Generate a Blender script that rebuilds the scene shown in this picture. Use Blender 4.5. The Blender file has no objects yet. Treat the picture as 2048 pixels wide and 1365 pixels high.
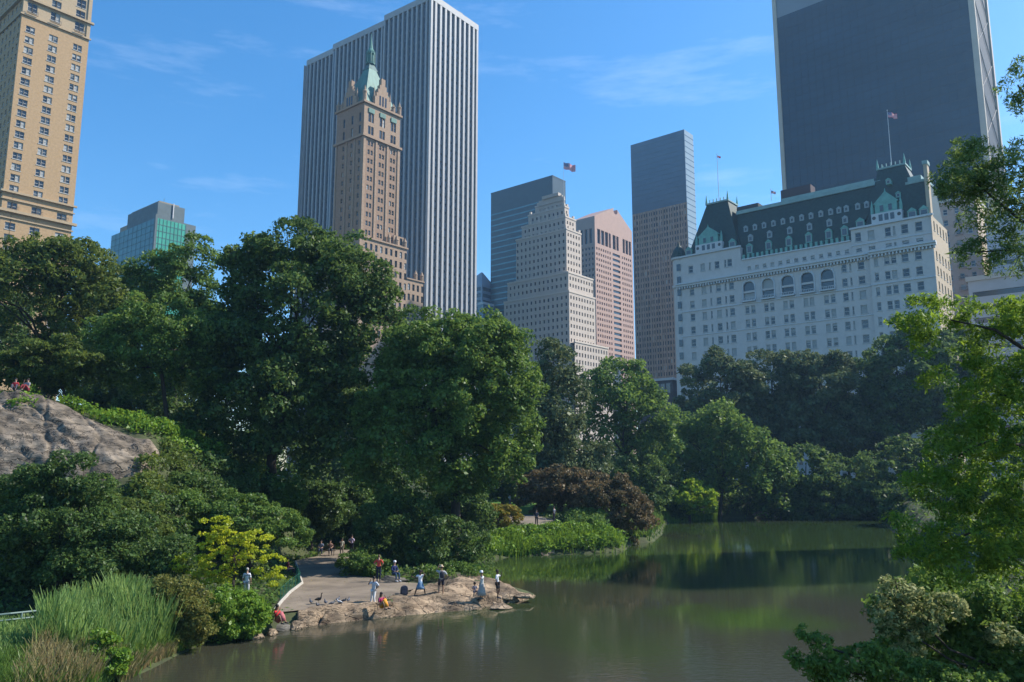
import bpy, math, random
import numpy as np
from mathutils import Vector
R_ = math.radians
C = bpy.context.scene.collection
rnd = random.Random(7)

# ------------------------------------------------------------------ camera, sky, sun, exposure
F, CX, CY, H, HOR = 1600.0, 1024.0, 682.5, 8.5, 942.0      # focal length in photo pixels, camera height, horizon row
PITCH = math.atan((HOR - CY) / F)
cam = bpy.data.objects.new('camera', bpy.data.cameras.new('camera'))
C.objects.link(cam)
cam.location = (0, 0, H)
cam.rotation_euler = (math.pi / 2 + PITCH, 0, 0)
cam.data.sensor_width = 36; cam.data.lens = 36 * F / 2048
cam.data.clip_start = .1; cam.data.clip_end = 9000
bpy.context.scene.camera = cam

SUN_AZ, SUN_EL = 74, 43            # azimuth clockwise from the view direction (+Y)
world = bpy.data.worlds.new('World'); bpy.context.scene.world = world
world.use_nodes = True
wt = world.node_tree
bg = wt.nodes['Background']; bg.inputs['Strength'].default_value = .15
sky = wt.nodes.new('ShaderNodeTexSky'); sky.sky_type = 'NISHITA'; sky.sun_disc = False
sky.sun_elevation = R_(SUN_EL); sky.sun_rotation = R_(SUN_AZ)
sky.air_density = 1.0; sky.dust_density = .5; sky.ozone_density = 3.5; sky.altitude = 0
hs = wt.nodes.new('ShaderNodeHueSaturation'); hs.inputs['Saturation'].default_value = 1.30; hs.inputs['Hue'].default_value = .497
wt.links.new(sky.outputs[0], hs.inputs['Color'])
tc = wt.nodes.new('ShaderNodeTexCoord'); mp = wt.nodes.new('ShaderNodeMapping')
mp.inputs['Scale'].default_value = (1.6, 1.6, 9); mp.inputs['Rotation'].default_value = (0, R_(6), 0)
mp.inputs['Location'].default_value = (.35, 0, .2)
nz = wt.nodes.new('ShaderNodeTexNoise'); nz.inputs['Scale'].default_value = 2.2; nz.inputs['Detail'].default_value = 7
nz.inputs['Roughness'].default_value = .62
cr = wt.nodes.new('ShaderNodeValToRGB')
cr.color_ramp.elements[0].position = .56; cr.color_ramp.elements[0].color = (0, 0, 0, 1)
cr.color_ramp.elements[1].position = .80; cr.color_ramp.elements[1].color = (.22, .22, .22, 1)
mx = wt.nodes.new('ShaderNodeMix'); mx.data_type = 'RGBA'
mx.inputs[7].default_value = (5.2, 6.0, 7.2, 1)
wt.links.new(tc.outputs['Generated'], mp.inputs[0]); wt.links.new(mp.outputs[0], nz.inputs['Vector'])
wt.links.new(nz.outputs['Fac'], cr.inputs[0]); wt.links.new(cr.outputs[0], mx.inputs[0])
wt.links.new(hs.outputs[0], mx.inputs[6]); wt.links.new(mx.outputs[2], bg.inputs['Color'])

sun = bpy.data.objects.new('sun', bpy.data.lights.new('sun', 'SUN')); C.objects.link(sun)
sun.data.energy = 5.0; sun.data.angle = R_(.5); sun.data.color = (1, .94, .85)
a, e = R_(SUN_AZ), R_(SUN_EL)
sdir = Vector((math.sin(a) * math.cos(e), math.cos(a) * math.cos(e), math.sin(e)))
sun.rotation_euler = sdir.to_track_quat('Z', 'Y').to_euler()
sun.location = (60, 0, 120)
vs = bpy.context.scene.view_settings
bpy.context.scene.display_settings.display_device = 'sRGB'
vs.view_transform = 'Standard'; vs.look = 'None'; vs.exposure = .60; vs.gamma = 1
cy = bpy.context.scene.cycles
cy.max_bounces = 6; cy.diffuse_bounces = 2; cy.glossy_bounces = 3; cy.transmission_bounces = 3
cy.transparent_max_bounces = 6; cy.volume_bounces = 0; cy.caustics_reflective = False; cy.caustics_refractive = False

# ------------------------------------------------------------------ projection helpers (photo pixel -> place)
def ray(px, py):
    u = (px - CX) / F; v = (CY - py) / F
    return Vector((u, math.cos(PITCH) - v * math.sin(PITCH), math.sin(PITCH) + v * math.cos(PITCH)))
def at(px, py, D):
    d = ray(px, py); return Vector((0, 0, H)) + d * (D / d.y)
def onz(px, py, z=0.0):
    d = ray(px, py); return Vector((0, 0, H)) + d * ((z - H) / d.z)
def proj(p):
    x, y, z = p[0], p[1], p[2] - H
    w = y * math.cos(PITCH) + z * math.sin(PITCH)
    if w <= .1: return (-9999, -9999)
    return (CX + F * x / w, CY - F * (-y * math.sin(PITCH) + z * math.cos(PITCH)) / w)

# ------------------------------------------------------------------ materials
MATS = {}
def mat(name, col, rough=.8, var=.0, scale=4., bump=0., metal=0., spec=.3, col2=None, stretch=(1, 1, 1), island=0., detail=5, coat=0.):
    if name in MATS: return MATS[name]
    m = bpy.data.materials.new(name); m.use_nodes = True; MATS[name] = m
    t = m.node_tree; b = t.nodes['Principled BSDF']
    b.inputs['Roughness'].default_value = rough; b.inputs['Metallic'].default_value = metal
    b.inputs['Specular IOR Level'].default_value = spec
    b.inputs['Coat Weight'].default_value = coat
    col = tuple(col) + (1,)
    src = None
    if var or col2 or bump:
        g = t.nodes.new('ShaderNodeTexCoord'); mp = t.nodes.new('ShaderNodeMapping'); mp.inputs['Scale'].default_value = stretch
        n = t.nodes.new('ShaderNodeTexNoise'); n.inputs['Scale'].default_value = scale; n.inputs['Detail'].default_value = detail
        n.inputs['Roughness'].default_value = .6
        t.links.new(g.outputs['Object'], mp.inputs[0]); t.links.new(mp.outputs[0], n.inputs['Vector'])
        r = t.nodes.new('ShaderNodeValToRGB'); r.color_ramp.elements[0].position = .32; r.color_ramp.elements[1].position = .68
        c2 = tuple(col2) + (1,) if col2 else tuple(min(1, c * (1 + var)) for c in col[:3]) + (1,)
        c1 = col if col2 else tuple(c * (1 - var) for c in col[:3]) + (1,)
        r.color_ramp.elements[0].color = c1; r.color_ramp.elements[1].color = c2
        t.links.new(n.outputs['Fac'], r.inputs[0]); src = r.outputs[0]
        if bump:
            bp = t.nodes.new('ShaderNodeBump'); bp.inputs['Strength'].default_value = min(1, bump); bp.inputs['Distance'].default_value = bump * .3
            t.links.new(n.outputs['Fac'], bp.inputs['Height']); t.links.new(bp.outputs[0], b.inputs['Normal'])
    else:
        b.inputs['Base Color'].default_value = col
    if island:
        gi = t.nodes.new('ShaderNodeNewGeometry'); mr = t.nodes.new('ShaderNodeMapRange')
        mr.inputs[3].default_value = 1 - island; mr.inputs[4].default_value = 1 + island
        t.links.new(gi.outputs['Random Per Island'], mr.inputs[0])
        vm = t.nodes.new('ShaderNodeVectorMath'); vm.operation = 'SCALE'
        if src: t.links.new(src, vm.inputs[0])
        else: vm.inputs[0].default_value = col[:3]
        t.links.new(mr.outputs[0], vm.inputs['Scale']); src = vm.outputs[0]
    if src: t.links.new(src, b.inputs['Base Color'])
    return m

def leafmat(name, col, col2, trans=.42, patch=.25, gloss=.018):
    """leaf: colour drifts over metres and from leaf to leaf, light passes through"""
    if name in MATS: return MATS[name]
    m = bpy.data.materials.new(name); m.use_nodes = True; MATS[name] = m
    t = m.node_tree
    for n in list(t.nodes):
        if n.type == 'BSDF_PRINCIPLED': t.nodes.remove(n)
    out = [n for n in t.nodes if n.type == 'OUTPUT_MATERIAL'][0]
    gi = t.nodes.new('ShaderNodeNewGeometry'); g = t.nodes.new('ShaderNodeTexCoord')
    n = t.nodes.new('ShaderNodeTexNoise'); n.inputs['Scale'].default_value = patch; n.inputs['Detail'].default_value = 3
    t.links.new(g.outputs['Object'], n.inputs['Vector'])
    ad = t.nodes.new('ShaderNodeMath'); ad.operation = 'MULTIPLY_ADD'; ad.inputs[1].default_value = .7
    t.links.new(gi.outputs['Random Per Island'], ad.inputs[0]); t.links.new(n.outputs['Fac'], ad.inputs[2])
    r = t.nodes.new('ShaderNodeValToRGB')
    r.color_ramp.elements[0].position = .45; r.color_ramp.elements[0].color = tuple(col) + (1,)
    r.color_ramp.elements[1].position = 1.12; r.color_ramp.elements[1].color = tuple(col2) + (1,)
    t.links.new(ad.outputs[0], r.inputs[0])
    d = t.nodes.new('ShaderNodeBsdfDiffuse'); tr = t.nodes.new('ShaderNodeBsdfTranslucent'); gl = t.nodes.new('ShaderNodeBsdfGlossy')
    gl.inputs['Roughness'].default_value = .45
    t.links.new(r.outputs[0], d.inputs[0])
    hs = t.nodes.new('ShaderNodeHueSaturation'); hs.inputs['Hue'].default_value = .475; hs.inputs['Value'].default_value = 1.5
    t.links.new(r.outputs[0], hs.inputs['Color']); t.links.new(hs.outputs[0], tr.inputs[0])
    m1 = t.nodes.new('ShaderNodeMixShader'); m1.inputs[0].default_value = trans
    t.links.new(d.outputs[0], m1.inputs[1]); t.links.new(tr.outputs[0], m1.inputs[2])
    m2 = t.nodes.new('ShaderNodeMixShader'); m2.inputs[0].default_value = gloss
    t.links.new(m1.outputs[0], m2.inputs[1]); t.links.new(gl.outputs[0], m2.inputs[2])
    t.links.new(m2.outputs[0], out.inputs[0])
    return m

bark = mat('bark', (.045, .035, .027), .9, .5, 3., .4, stretch=(3, 3, .6))
glass_dark = mat('glass_dark', (.02, .025, .03), .08, spec=.6)
glass_mid = mat('glass_mid', (.06, .075, .085), .12, spec=.6)
glass_blind = mat('glass_blind', (.34, .35, .34), .5)
GL = [glass_dark, glass_mid, glass_blind]

# ------------------------------------------------------------------ object helpers
def tag(o, label=None, cat=None, group=None, kind=None):
    if label: o['label'] = label
    if cat: o['category'] = cat
    if group: o['group'] = group
    if kind: o['kind'] = kind
    return o
def empty(name, loc=(0, 0, 0), rz=0., label=None, cat=None, group=None):
    o = bpy.data.objects.new(name, None); C.objects.link(o); o.location = loc; o.rotation_euler = (0, 0, rz)
    o.empty_display_size = .2
    return tag(o, label, cat, group)

class MB:
    def __init__(s): s.v = []; s.f = []; s.m = []; s.mats = []; s.smooth = False
    def mi(s, m):
        if m not in s.mats: s.mats.append(m)
        return s.mats.index(m)
    def quad(s, a, b, c, d, m):
        i = len(s.v); s.v += [tuple(a), tuple(b), tuple(c), tuple(d)]; s.f.append((i, i + 1, i + 2, i + 3)); s.m.append(s.mi(m))
    def poly(s, pts, m):
        i = len(s.v); s.v += [tuple(p) for p in pts]; s.f.append(tuple(range(i, i + len(pts)))); s.m.append(s.mi(m))
    def hexa(s, p, m):
        """8 points: bottom ring 0-3, top ring 4-7, both counter-clockwise from above"""
        i = len(s.v); s.v += [tuple(q) for q in p]; k = s.mi(m)
        for f in ((3, 2, 1, 0), (4, 5, 6, 7), (0, 1, 5, 4), (1, 2, 6, 5), (2, 3, 7, 6), (3, 0, 4, 7)):
            s.f.append(tuple(i + j for j in f)); s.m.append(k)
    def box(s, x0, x1, y0, y1, z0, z1, m):
        x0, x1 = min(x0, x1), max(x0, x1); y0, y1 = min(y0, y1), max(y0, y1); z0, z1 = min(z0, z1), max(z0, z1)
        s.hexa([(x0, y0, z0), (x1, y0, z0), (x1, y1, z0), (x0, y1, z0), (x0, y0, z1), (x1, y0, z1), (x1, y1, z1), (x0, y1, z1)], m)
    def frustum(s, x0, x1, y0, y1, z0, X0, X1, Y0, Y1, z1, m):
        s.hexa([(x0, y0, z0), (x1, y0, z0), (x1, y1, z0), (x0, y1, z0), (X0, Y0, z1), (X1, Y0, z1), (X1, Y1, z1), (X0, Y1, z1)], m)
    def tube(s, pts, rad, m, n=7, cap=True):
        pts = [Vector(p) for p in pts]; i0 = len(s.v); k = s.mi(m)
        if not hasattr(rad, '__len__'): rad = [rad] * len(pts)
        up = Vector((.31, .17, .93))
        for j, p in enumerate(pts):
            t = (pts[min(j + 1, len(pts) - 1)] - pts[max(j - 1, 0)]).normalized()
            x = t.cross(up)
            if x.length < .05: x = t.cross(Vector((1, 0, 0)))
            x.normalize(); y = t.cross(x)
            for q in range(n):
                an = 2 * math.pi * q / n
                s.v.append(tuple(p + (x * math.cos(an) + y * math.sin(an)) * rad[j]))
        for j in range(len(pts) - 1):
            for q in range(n):
                a = i0 + j * n + q; b = i0 + j * n + (q + 1) % n
                s.f.append((a, b, b + n, a + n)); s.m.append(k)
        if cap:
            s.f.append(tuple(i0 + q for q in range(n))[::-1]); s.m.append(k)
            s.f.append(tuple(i0 + (len(pts) - 1) * n + q for q in range(n))); s.m.append(k)
    def lathe(s, prof, m, c=(0, 0, 0), n=16, sx=1, sy=1):
        i0 = len(s.v); k = s.mi(m)
        for r, z in prof:
            for q in range(n):
                an = 2 * math.pi * q / n
                s.v.append((c[0] + r * sx * math.cos(an), c[1] + r * sy * math.sin(an), c[2] + z))
        for j in range(len(prof) - 1):
            for q in range(n):
                a = i0 + j * n + q; b = i0 + j * n + (q + 1) % n
                s.f.append((a, b, b + n, a + n)); s.m.append(k)
        s.f.append(tuple(i0 + q for q in range(n))[::-1]); s.m.append(k)
        s.f.append(tuple(i0 + (len(prof) - 1) * n + q for q in range(n))); s.m.append(k)
    def mesh(s, name):
        me = bpy.data.meshes.new(name); me.from_pydata(s.v, [], s.f)
        for m in s.mats: me.materials.append(m)
        me.polygons.foreach_set('material_index', s.m)
        if s.smooth: me.polygons.foreach_set('use_smooth', [True] * len(s.f))
        me.update(); return me
    def build(s, name, parent=None, **k):
        o = bpy.data.objects.new(name, s.mesh(name)); C.objects.link(o)
        if parent: o.parent = parent
        return tag(o, **k) if k else o

# ------------------------------------------------------------------ polygons
def sdist(X, Y, poly):
    """signed distance to polygon, positive inside"""
    P = np.array(poly, float); Q = np.roll(P, -1, 0)
    d2 = np.full(X.shape, 1e18); ins = np.zeros(X.shape, bool)
    for (ax, ay), (bx, by) in zip(P, Q):
        ex, ey = bx - ax, by - ay
        t = np.clip(((X - ax) * ex + (Y - ay) * ey) / (ex * ex + ey * ey + 1e-12), 0, 1)
        d2 = np.minimum(d2, (X - ax - t * ex) ** 2 + (Y - ay - t * ey) ** 2)
        c = (ay > Y) != (by > Y)
        with np.errstate(divide='ignore', invalid='ignore'):
            xi = (bx - ax) * (Y - ay) / (by - ay + 1e-30) + ax
        ins ^= c & (X < xi)
    d = np.sqrt(d2)
    return np.where(ins, d, -d)

shore_px = [(120, 1420), (235, 1365), (300, 1335), (345, 1312), (420, 1280), (500, 1272), (560, 1256), (640, 1244), (740, 1234), (830, 1226),
            (930, 1217), (1000, 1206), (1045, 1198), (1070, 1190), (1040, 1182), (1000, 1172), (960, 1160), (930, 1143), (960, 1125), (1020, 1114),
            (1100, 1110), (1180, 1108), (1240, 1104), (1262, 1088), (1300, 1084), (1318, 1068), (1322, 1050), (1360, 1039), (1440, 1037),
            (1560, 1036), (1700, 1036), (1850, 1036)]
pond = [tuple(onz(x, y, 0)[:2]) for x, y in shore_px]
pond += [(62, 136), (52, 110), (44, 92), (39, 74), (34, 56), (25, 38), (14, 22), (7.5, 12), (5, 3), (5, -30), (-30, -30), (-26, 10)]
path_px = [(545, 1226), (562, 1202), (603, 1166), (594, 1142), (590, 1122), (612, 1117), (640, 1112), (655, 1100), (706, 1100), (700, 1118), (684, 1133),
           (700, 1146), (740, 1156), (800, 1164), (840, 1167), (850, 1174), (812, 1182), (795, 1194), (755, 1206), (650, 1216)]
path_poly = [tuple(onz(x, y, .7)[:2]) for x, y in path_px]

def sm(t): t = np.clip(t, 0, 1); return t * t * (3 - 2 * t)
def hnoise(X, Y, s, seed=0):
    return (np.sin(X / s * 1.3 + seed + 1.7 * np.sin(Y / s * .9 + seed)) + np.sin(Y / s * 1.1 - seed * 2 + 1.3 * np.sin(X / s * .7)) + np.sin((X + Y) / s * 2.1 + seed * 3) * .5) / 2.5
def terr(X, Y):
    X = np.asarray(X, float); Y = np.asarray(Y, float)
    d = -sdist(X, Y, pond)                       # distance from the water, land positive
    r = X / np.maximum(Y, 5)
    cap = np.interp(r, [-.8, -.62, -.55, -.45, -.36, -.31, -.26, -.21, 0], [15., 14.4, 13.4, 12.0, 10.0, 7.4, 3.0, 1.0, 1.0])
    y0 = np.clip(42 + (r + .45) * 100, 42, 90)
    z = 1.0 + (cap - 1.0) * sm((Y - y0) / 22)
    z = z * 1.0 - sm((Y - 95) / 60) * np.maximum(cap - 5, 0) * .8
    z += 2.6 * sm((Y - 74) / 36) * sm((r + .12) / .06)
    z = np.where(Y > 130, np.maximum(z, 1 + 5.0 * sm((Y - 145) / 25)), z)
    z = z + .25 * hnoise(X, Y, 4.) * sm(d / 6)
    bank = np.where(d > 0, np.minimum(1, .25 + d * .35), 0)
    zl = np.where(d > 0, z * np.minimum(1, (.12 + d / 3.2)), np.maximum(-2.2, d * .35))
    pd = sdist(X, Y, path_poly)
    w = sm((pd + 2.6) / 1.6) * (d > -.3)
    zl = zl * (1 - w) + .6 * w
    return zl
def tz(x, y): return float(terr(np.array([x]), np.array([y]))[0])

def grid_mesh(name, xs, ys, zf, m, mask=None, smooth=True, parent=None):
    X, Y = np.meshgrid(xs, ys); Z = zf(X, Y)
    nx, ny = len(xs), len(ys)
    v = np.stack([X, Y, Z], -1).reshape(-1, 3)
    i = np.arange(nx * ny).reshape(ny, nx)
    q = np.stack([i[:-1, :-1], i[:-1, 1:], i[1:, 1:], i[1:, :-1]], -1).reshape(-1, 4)
    if mask is not None:
        k = mask(X, Y); kk = (k[:-1, :-1] & k[:-1, 1:] & k[1:, 1:] & k[1:, :-1]).reshape(-1); q = q[kk]
        used = np.unique(q); rm = -np.ones(len(v), int); rm[used] = np.arange(len(used)); v = v[used]; q = rm[q]
    return np_mesh(name, v, q, m, smooth, parent)
def np_mesh(name, v, q, m, smooth=False, parent=None):
    me = bpy.data.meshes.new(name)
    me.vertices.add(len(v)); me.vertices.foreach_set('co', np.asarray(v, np.float32).ravel())
    k = q.shape[1]
    me.loops.add(len(q) * k); me.loops.foreach_set('vertex_index', np.asarray(q, np.int32).ravel())
    me.polygons.add(len(q)); me.polygons.foreach_set('loop_start', np.arange(0, len(q) * k, k, dtype=np.int32))
    if smooth: me.polygons.foreach_set('use_smooth', np.ones(len(q), bool))
    me.materials.append(m); me.update(calc_edges=True); me.validate()
    o = bpy.data.objects.new(name, me); C.objects.link(o)
    if parent: o.parent = parent
    return o

# ------------------------------------------------------------------ ground, water, paths
soil = mat('soil', (.035, .04, .02), .95, scale=.8, col2=(.07, .085, .03), bump=.3)
def axis(lo, hi, step, far):
    c = np.arange(lo, hi + step, step); g = []
    s = step; v = hi
    while v < far: s *= 1.35; v += s; g.append(v)
    h = []; s = step; v = lo
    while v > -far: s *= 1.35; v -= s; h.append(v)
    return np.array(h[::-1] + list(c) + g)
ground = grid_mesh('ground', axis(-75, 75, 1.0, 6000), axis(-6, 190, 1.0, 6000), terr, soil)
tag(ground, kind='structure')

wm = bpy.data.materials.new('pond_water'); wm.use_nodes = True
t = wm.node_tree; b = t.nodes['Principled BSDF']
b.inputs['Roughness'].default_value = .02; b.inputs['IOR'].default_value = 1.33
g = t.nodes.new('ShaderNodeTexCoord')
n0 = t.nodes.new('ShaderNodeTexNoise'); n0.inputs['Scale'].default_value = .035; n0.inputs['Detail'].default_value = 3
t.links.new(g.outputs['Object'], n0.inputs['Vector'])
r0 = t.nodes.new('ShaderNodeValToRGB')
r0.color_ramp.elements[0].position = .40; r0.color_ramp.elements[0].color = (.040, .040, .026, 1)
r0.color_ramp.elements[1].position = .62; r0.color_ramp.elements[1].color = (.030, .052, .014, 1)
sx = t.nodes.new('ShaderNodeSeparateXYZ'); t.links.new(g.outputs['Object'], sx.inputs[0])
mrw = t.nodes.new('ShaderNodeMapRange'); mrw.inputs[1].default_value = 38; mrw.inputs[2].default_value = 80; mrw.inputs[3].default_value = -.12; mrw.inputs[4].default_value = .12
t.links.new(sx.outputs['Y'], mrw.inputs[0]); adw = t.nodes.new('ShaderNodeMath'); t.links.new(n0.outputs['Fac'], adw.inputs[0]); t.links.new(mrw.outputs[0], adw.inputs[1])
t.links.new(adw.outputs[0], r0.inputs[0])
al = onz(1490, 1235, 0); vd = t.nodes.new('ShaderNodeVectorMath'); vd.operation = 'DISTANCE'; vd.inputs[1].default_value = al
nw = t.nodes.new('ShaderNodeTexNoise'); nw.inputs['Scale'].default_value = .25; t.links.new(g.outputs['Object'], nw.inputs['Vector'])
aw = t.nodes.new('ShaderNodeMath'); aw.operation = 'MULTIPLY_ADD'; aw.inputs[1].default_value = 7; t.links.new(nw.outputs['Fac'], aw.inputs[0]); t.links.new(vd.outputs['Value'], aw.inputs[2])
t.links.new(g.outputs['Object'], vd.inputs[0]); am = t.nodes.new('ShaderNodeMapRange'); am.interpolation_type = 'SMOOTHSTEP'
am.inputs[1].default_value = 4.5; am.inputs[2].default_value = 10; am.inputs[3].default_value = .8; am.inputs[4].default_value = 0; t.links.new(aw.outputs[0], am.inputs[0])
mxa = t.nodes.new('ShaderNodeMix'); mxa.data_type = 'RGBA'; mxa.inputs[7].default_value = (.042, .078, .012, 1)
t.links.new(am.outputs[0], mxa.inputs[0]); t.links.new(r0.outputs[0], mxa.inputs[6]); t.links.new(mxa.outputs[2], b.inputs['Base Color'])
mpw = t.nodes.new('ShaderNodeMapping'); mpw.inputs['Scale'].default_value = (.55, 1.6, 1); mpw.inputs['Rotation'].default_value = (0, 0, R_(8))
n1 = t.nodes.new('ShaderNodeTexNoise'); n1.inputs['Scale'].default_value = 2.6; n1.inputs['Detail'].default_value = 4
t.links.new(g.outputs['Object'], mpw.inputs[0]); t.links.new(mpw.outputs[0], n1.inputs['Vector'])
n2 = t.nodes.new('ShaderNodeTexNoise'); n2.inputs['Scale'].default_value = .05; n2.inputs['Detail'].default_value = 2
mp2 = t.nodes.new('ShaderNodeMapping'); mp2.inputs['Scale'].default_value = (.5, 1.6, 1); mp2.inputs['Location'].default_value = (3, 1, 0)
t.links.new(g.outputs['Object'], mp2.inputs[0]); t.links.new(mp2.outputs[0], n2.inputs['Vector'])
r2 = t.nodes.new('ShaderNodeMapRange'); r2.inputs[1].default_value = .4; r2.inputs[2].default_value = .6; r2.inputs[3].default_value = .02; r2.inputs[4].default_value = .12
t.links.new(n2.outputs['Fac'], r2.inputs[0])
bp = t.nodes.new('ShaderNodeBump'); bp.inputs['Distance'].default_value = .05
nr_ = t.nodes.new('ShaderNodeMapRange'); nr_.inputs[1].default_value = 50; nr_.inputs[2].default_value = 28; nr_.inputs[3].default_value = 0; nr_.inputs[4].default_value = .34
t.links.new(sx.outputs['Y'], nr_.inputs[0]); sa = t.nodes.new('ShaderNodeMath'); t.links.new(r2.outputs[0], sa.inputs[0]); t.links.new(nr_.outputs[0], sa.inputs[1]); t.links.new(sa.outputs[0], bp.inputs['Strength']); t.links.new(n1.outputs['Fac'], bp.inputs['Height']); t.links.new(bp.outputs[0], b.inputs['Normal'])
w = MB(); w.quad((-60, -40, 0), (90, -40, 0), (90, 160, 0), (-60, 160, 0), wm)
w.build('pond_water', kind='structure')

paving = mat('paving', (.14, .112, .085), .92, scale=.45, col2=(.26, .21, .155), bump=.06, detail=9)
pm = MB(); pm.poly([(x, y, .7) for x, y in path_poly], paving)
po = pm.build('path', kind='structure')
kerbm = mat('kerb_stone', (.38, .35, .30), .85, .2, 3)
kb = MB(); kb.tube([onz(x, y, .72) for x, y in ((548, 1222), (562, 1204), (580, 1185), (604, 1167), (596, 1143), (591, 1124))], .11, kerbm, 6)
kb.build('kerb', kind='structure')
back_poly = [tuple(at(x, y, D)[:2]) for x, y, D in ((1040, 1070, 84), (1115, 1070, 84), (1130, 1050, 93), (1060, 1042, 100), (960, 1035, 104), (950, 1045, 98), (1040, 1052, 93))]
o = grid_mesh('far_path', np.arange(-8, 12, .4), np.arange(80, 108, .4), lambda X, Y: terr(X, Y) + .05, paving, lambda X, Y: sdist(X, Y, back_poly) > 0)
tag(o, kind='structure')
grassm = mat('lawn_grass', (.05, .13, .012), .9, scale=3, col2=(.09, .20, .02), bump=.2)
o = grid_mesh('lawn', np.arange(-12, 18, 1.), np.arange(101, 135, 1.), lambda X, Y: terr(X, Y) + .06, grassm,
              lambda X, Y: sdist(X, Y, pond) < -3)
tag(o, kind='structure')

# ------------------------------------------------------------------ buildings
def treeline(px):
    return np.interp(px, [0, 140, 210, 440, 600, 700, 840, 1000, 1045, 1165, 1350, 1480, 1740, 1880, 2048],
                     [520, 470, 500, 520, 450, 520, 630, 660, 700, 760, 820, 720, 720, 700, 640])
class Bld:
    def __init__(s, name, label, cat, px, py, D, azL=-50.):
        d = ray(px, py); P = at(px, py, D); s.ztop = P.z; s.P = P
        ar = R_(azL + 90); s.b = Vector((math.sin(ar), math.cos(ar), 0)); s.a = Vector((-s.b.y, s.b.x, 0))
        s.root = empty(name, (P.x, P.y, 0), math.atan2(s.b.y, s.b.x), label, cat)
        s.wins = []; s.w = MB(); s.extra = []
    def L(s, px, py, d=0.):                 # pixel -> (distance along the left-running face, height)
        r = ray(px, py); o = Vector((s.P.x, s.P.y, 0)) + s.b * d - Vector((0, 0, H)); n = s.b
        t = (o.x * n.x + o.y * n.y) / (r.x * n.x + r.y * n.y); p = r * t
        return ((p.x - s.P.x) * s.a.x + (p.y - s.P.y) * s.a.y, p.z + H)
    def R(s, px, py, d=0.):
        r = ray(px, py); o = Vector((s.P.x, s.P.y, 0)) + s.a * d; n = s.a
        t = (o.x * n.x + o.y * n.y) / (r.x * n.x + r.y * n.y); p = r * t
        return ((p.x - s.P.x) * s.b.x + (p.y - s.P.y) * s.b.y, p.z + H)
    def wpos(s, face, u, z, d=0.):
        return s.P.xy.to_3d() + (s.b * d + s.a * u if face == 'L' else s.a * d + s.b * u) + Vector((0, 0, z))
    def pt(s, face, u, z, d): return (d, u, z) if face == 'L' else (u, d, z)
    def q(s, mb, face, u0, u1, z0, z1, d, m):
        p = [s.pt(face, u0, z0, d), s.pt(face, u1, z0, d), s.pt(face, u1, z1, d), s.pt(face, u0, z1, d)]
        if face == 'L': p = p[::-1]
        mb.quad(*p, m)
    def facade(s, face, U0, U1, Z0, Z1, cols, rows, m, d=0., dep=.3, style='std', probs=(.5, .3, .2), mb=None, skip=None):
        mb = mb or s.w
        cols = [(max(U0 + .02, c0), min(U1 - .02, c1)) for c0, c1 in sorted(cols) if c1 > U0 + .1 and c0 < U1 - .1]
        rows = [(a, b) for a, b in sorted(rows) if a > Z0 and b < Z1]
        us = [U0]; 
        for c in cols: us += [c[0], c[1]]
        us.append(U1); zs = [Z0]
        for r in rows: zs += [r[0], r[1]]
        zs.append(Z1)
        for i in range(len(us) - 1):
            for j in range(len(zs) - 1):
                u0, u1, z0, z1 = us[i], us[i + 1], zs[j], zs[j + 1]
                if u1 - u0 < 1e-4 or z1 - z0 < 1e-4: continue
                if i % 2 == 1 and j % 2 == 1 and not (skip and skip((u0 + u1) / 2, (z0 + z1) / 2)):
                    for (a, b_, c, e_) in (((u0, z0, d), (u1, z0, d), (u1, z0, d + dep), (u0, z0, d + dep)), ((u0, z1, d + dep), (u1, z1, d + dep), (u1, z1, d), (u0, z1, d)),
                                           ((u0, z0, d), (u0, z0, d + dep), (u0, z1, d + dep), (u0, z1, d)), ((u1, z0, d + dep), (u1, z0, d), (u1, z1, d), (u1, z1, d + dep))):
                        mb.quad(*[s.pt(face, *k) for k in (a, b_, c, e_)], m)
                    s.wins.append((face, u0, u1, z0, z1, d + dep, style, rnd.choices((0, 1, 2), probs)[0]))
                else: s.q(mb, face, u0, u1, z0, z1, d, m)
    def wingeo(s, mb, face, u0, u1, z0, z1, d, style, var):
        """pane, frame and sash bars, as a shallow box filling the reveal"""
        g = GL[var]; fr = WST[style][0]; t = WST[style][1]
        s.q(mb, face, u0, u1, z0, z1, d - .02, g)
        def bar(a0, a1, c0, c1):
            if face == 'L': mb.box(d - .08, d - .01, a0, a1, c0, c1, fr)
            else: mb.box(a0, a1, d - .08, d - .01, c0, c1, fr)
        if t > 0:
            bar(u0, u0 + t, z0, z1); bar(u1 - t, u1, z0, z1); bar(u0 + t, u1 - t, z1 - t, z1); bar(u0 + t, u1 - t, z0, z0 + t * 1.3)
            zm = (z0 + z1) / 2
            if style not in ('strip',): bar(u0 + t, u1 - t, zm - t / 2, zm + t / 2)
            if var != 2 and style == 'std' and (u1 - u0) > .8:       # a half-drawn blind behind some panes
                h = (int((u0 * 7 + z0 * 13)) % 5) / 8.
                if h > .1: s.q(mb, face, u0 + t, u1 - t, z1 - t - (z1 - z0) * h, z1 - t, d - .03, GL[2])
        if style in ('std',):
            if face == 'L': mb.box(d - .42, d - .301, u0 - .15, u1 + .15, z0 - .2, z0 - .001, WST[style][0])
            else: mb.box(u0 - .15, u1 + .15, d - .42, d - .301, z0 - .2, z0 - .001, WST[style][0])
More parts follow.
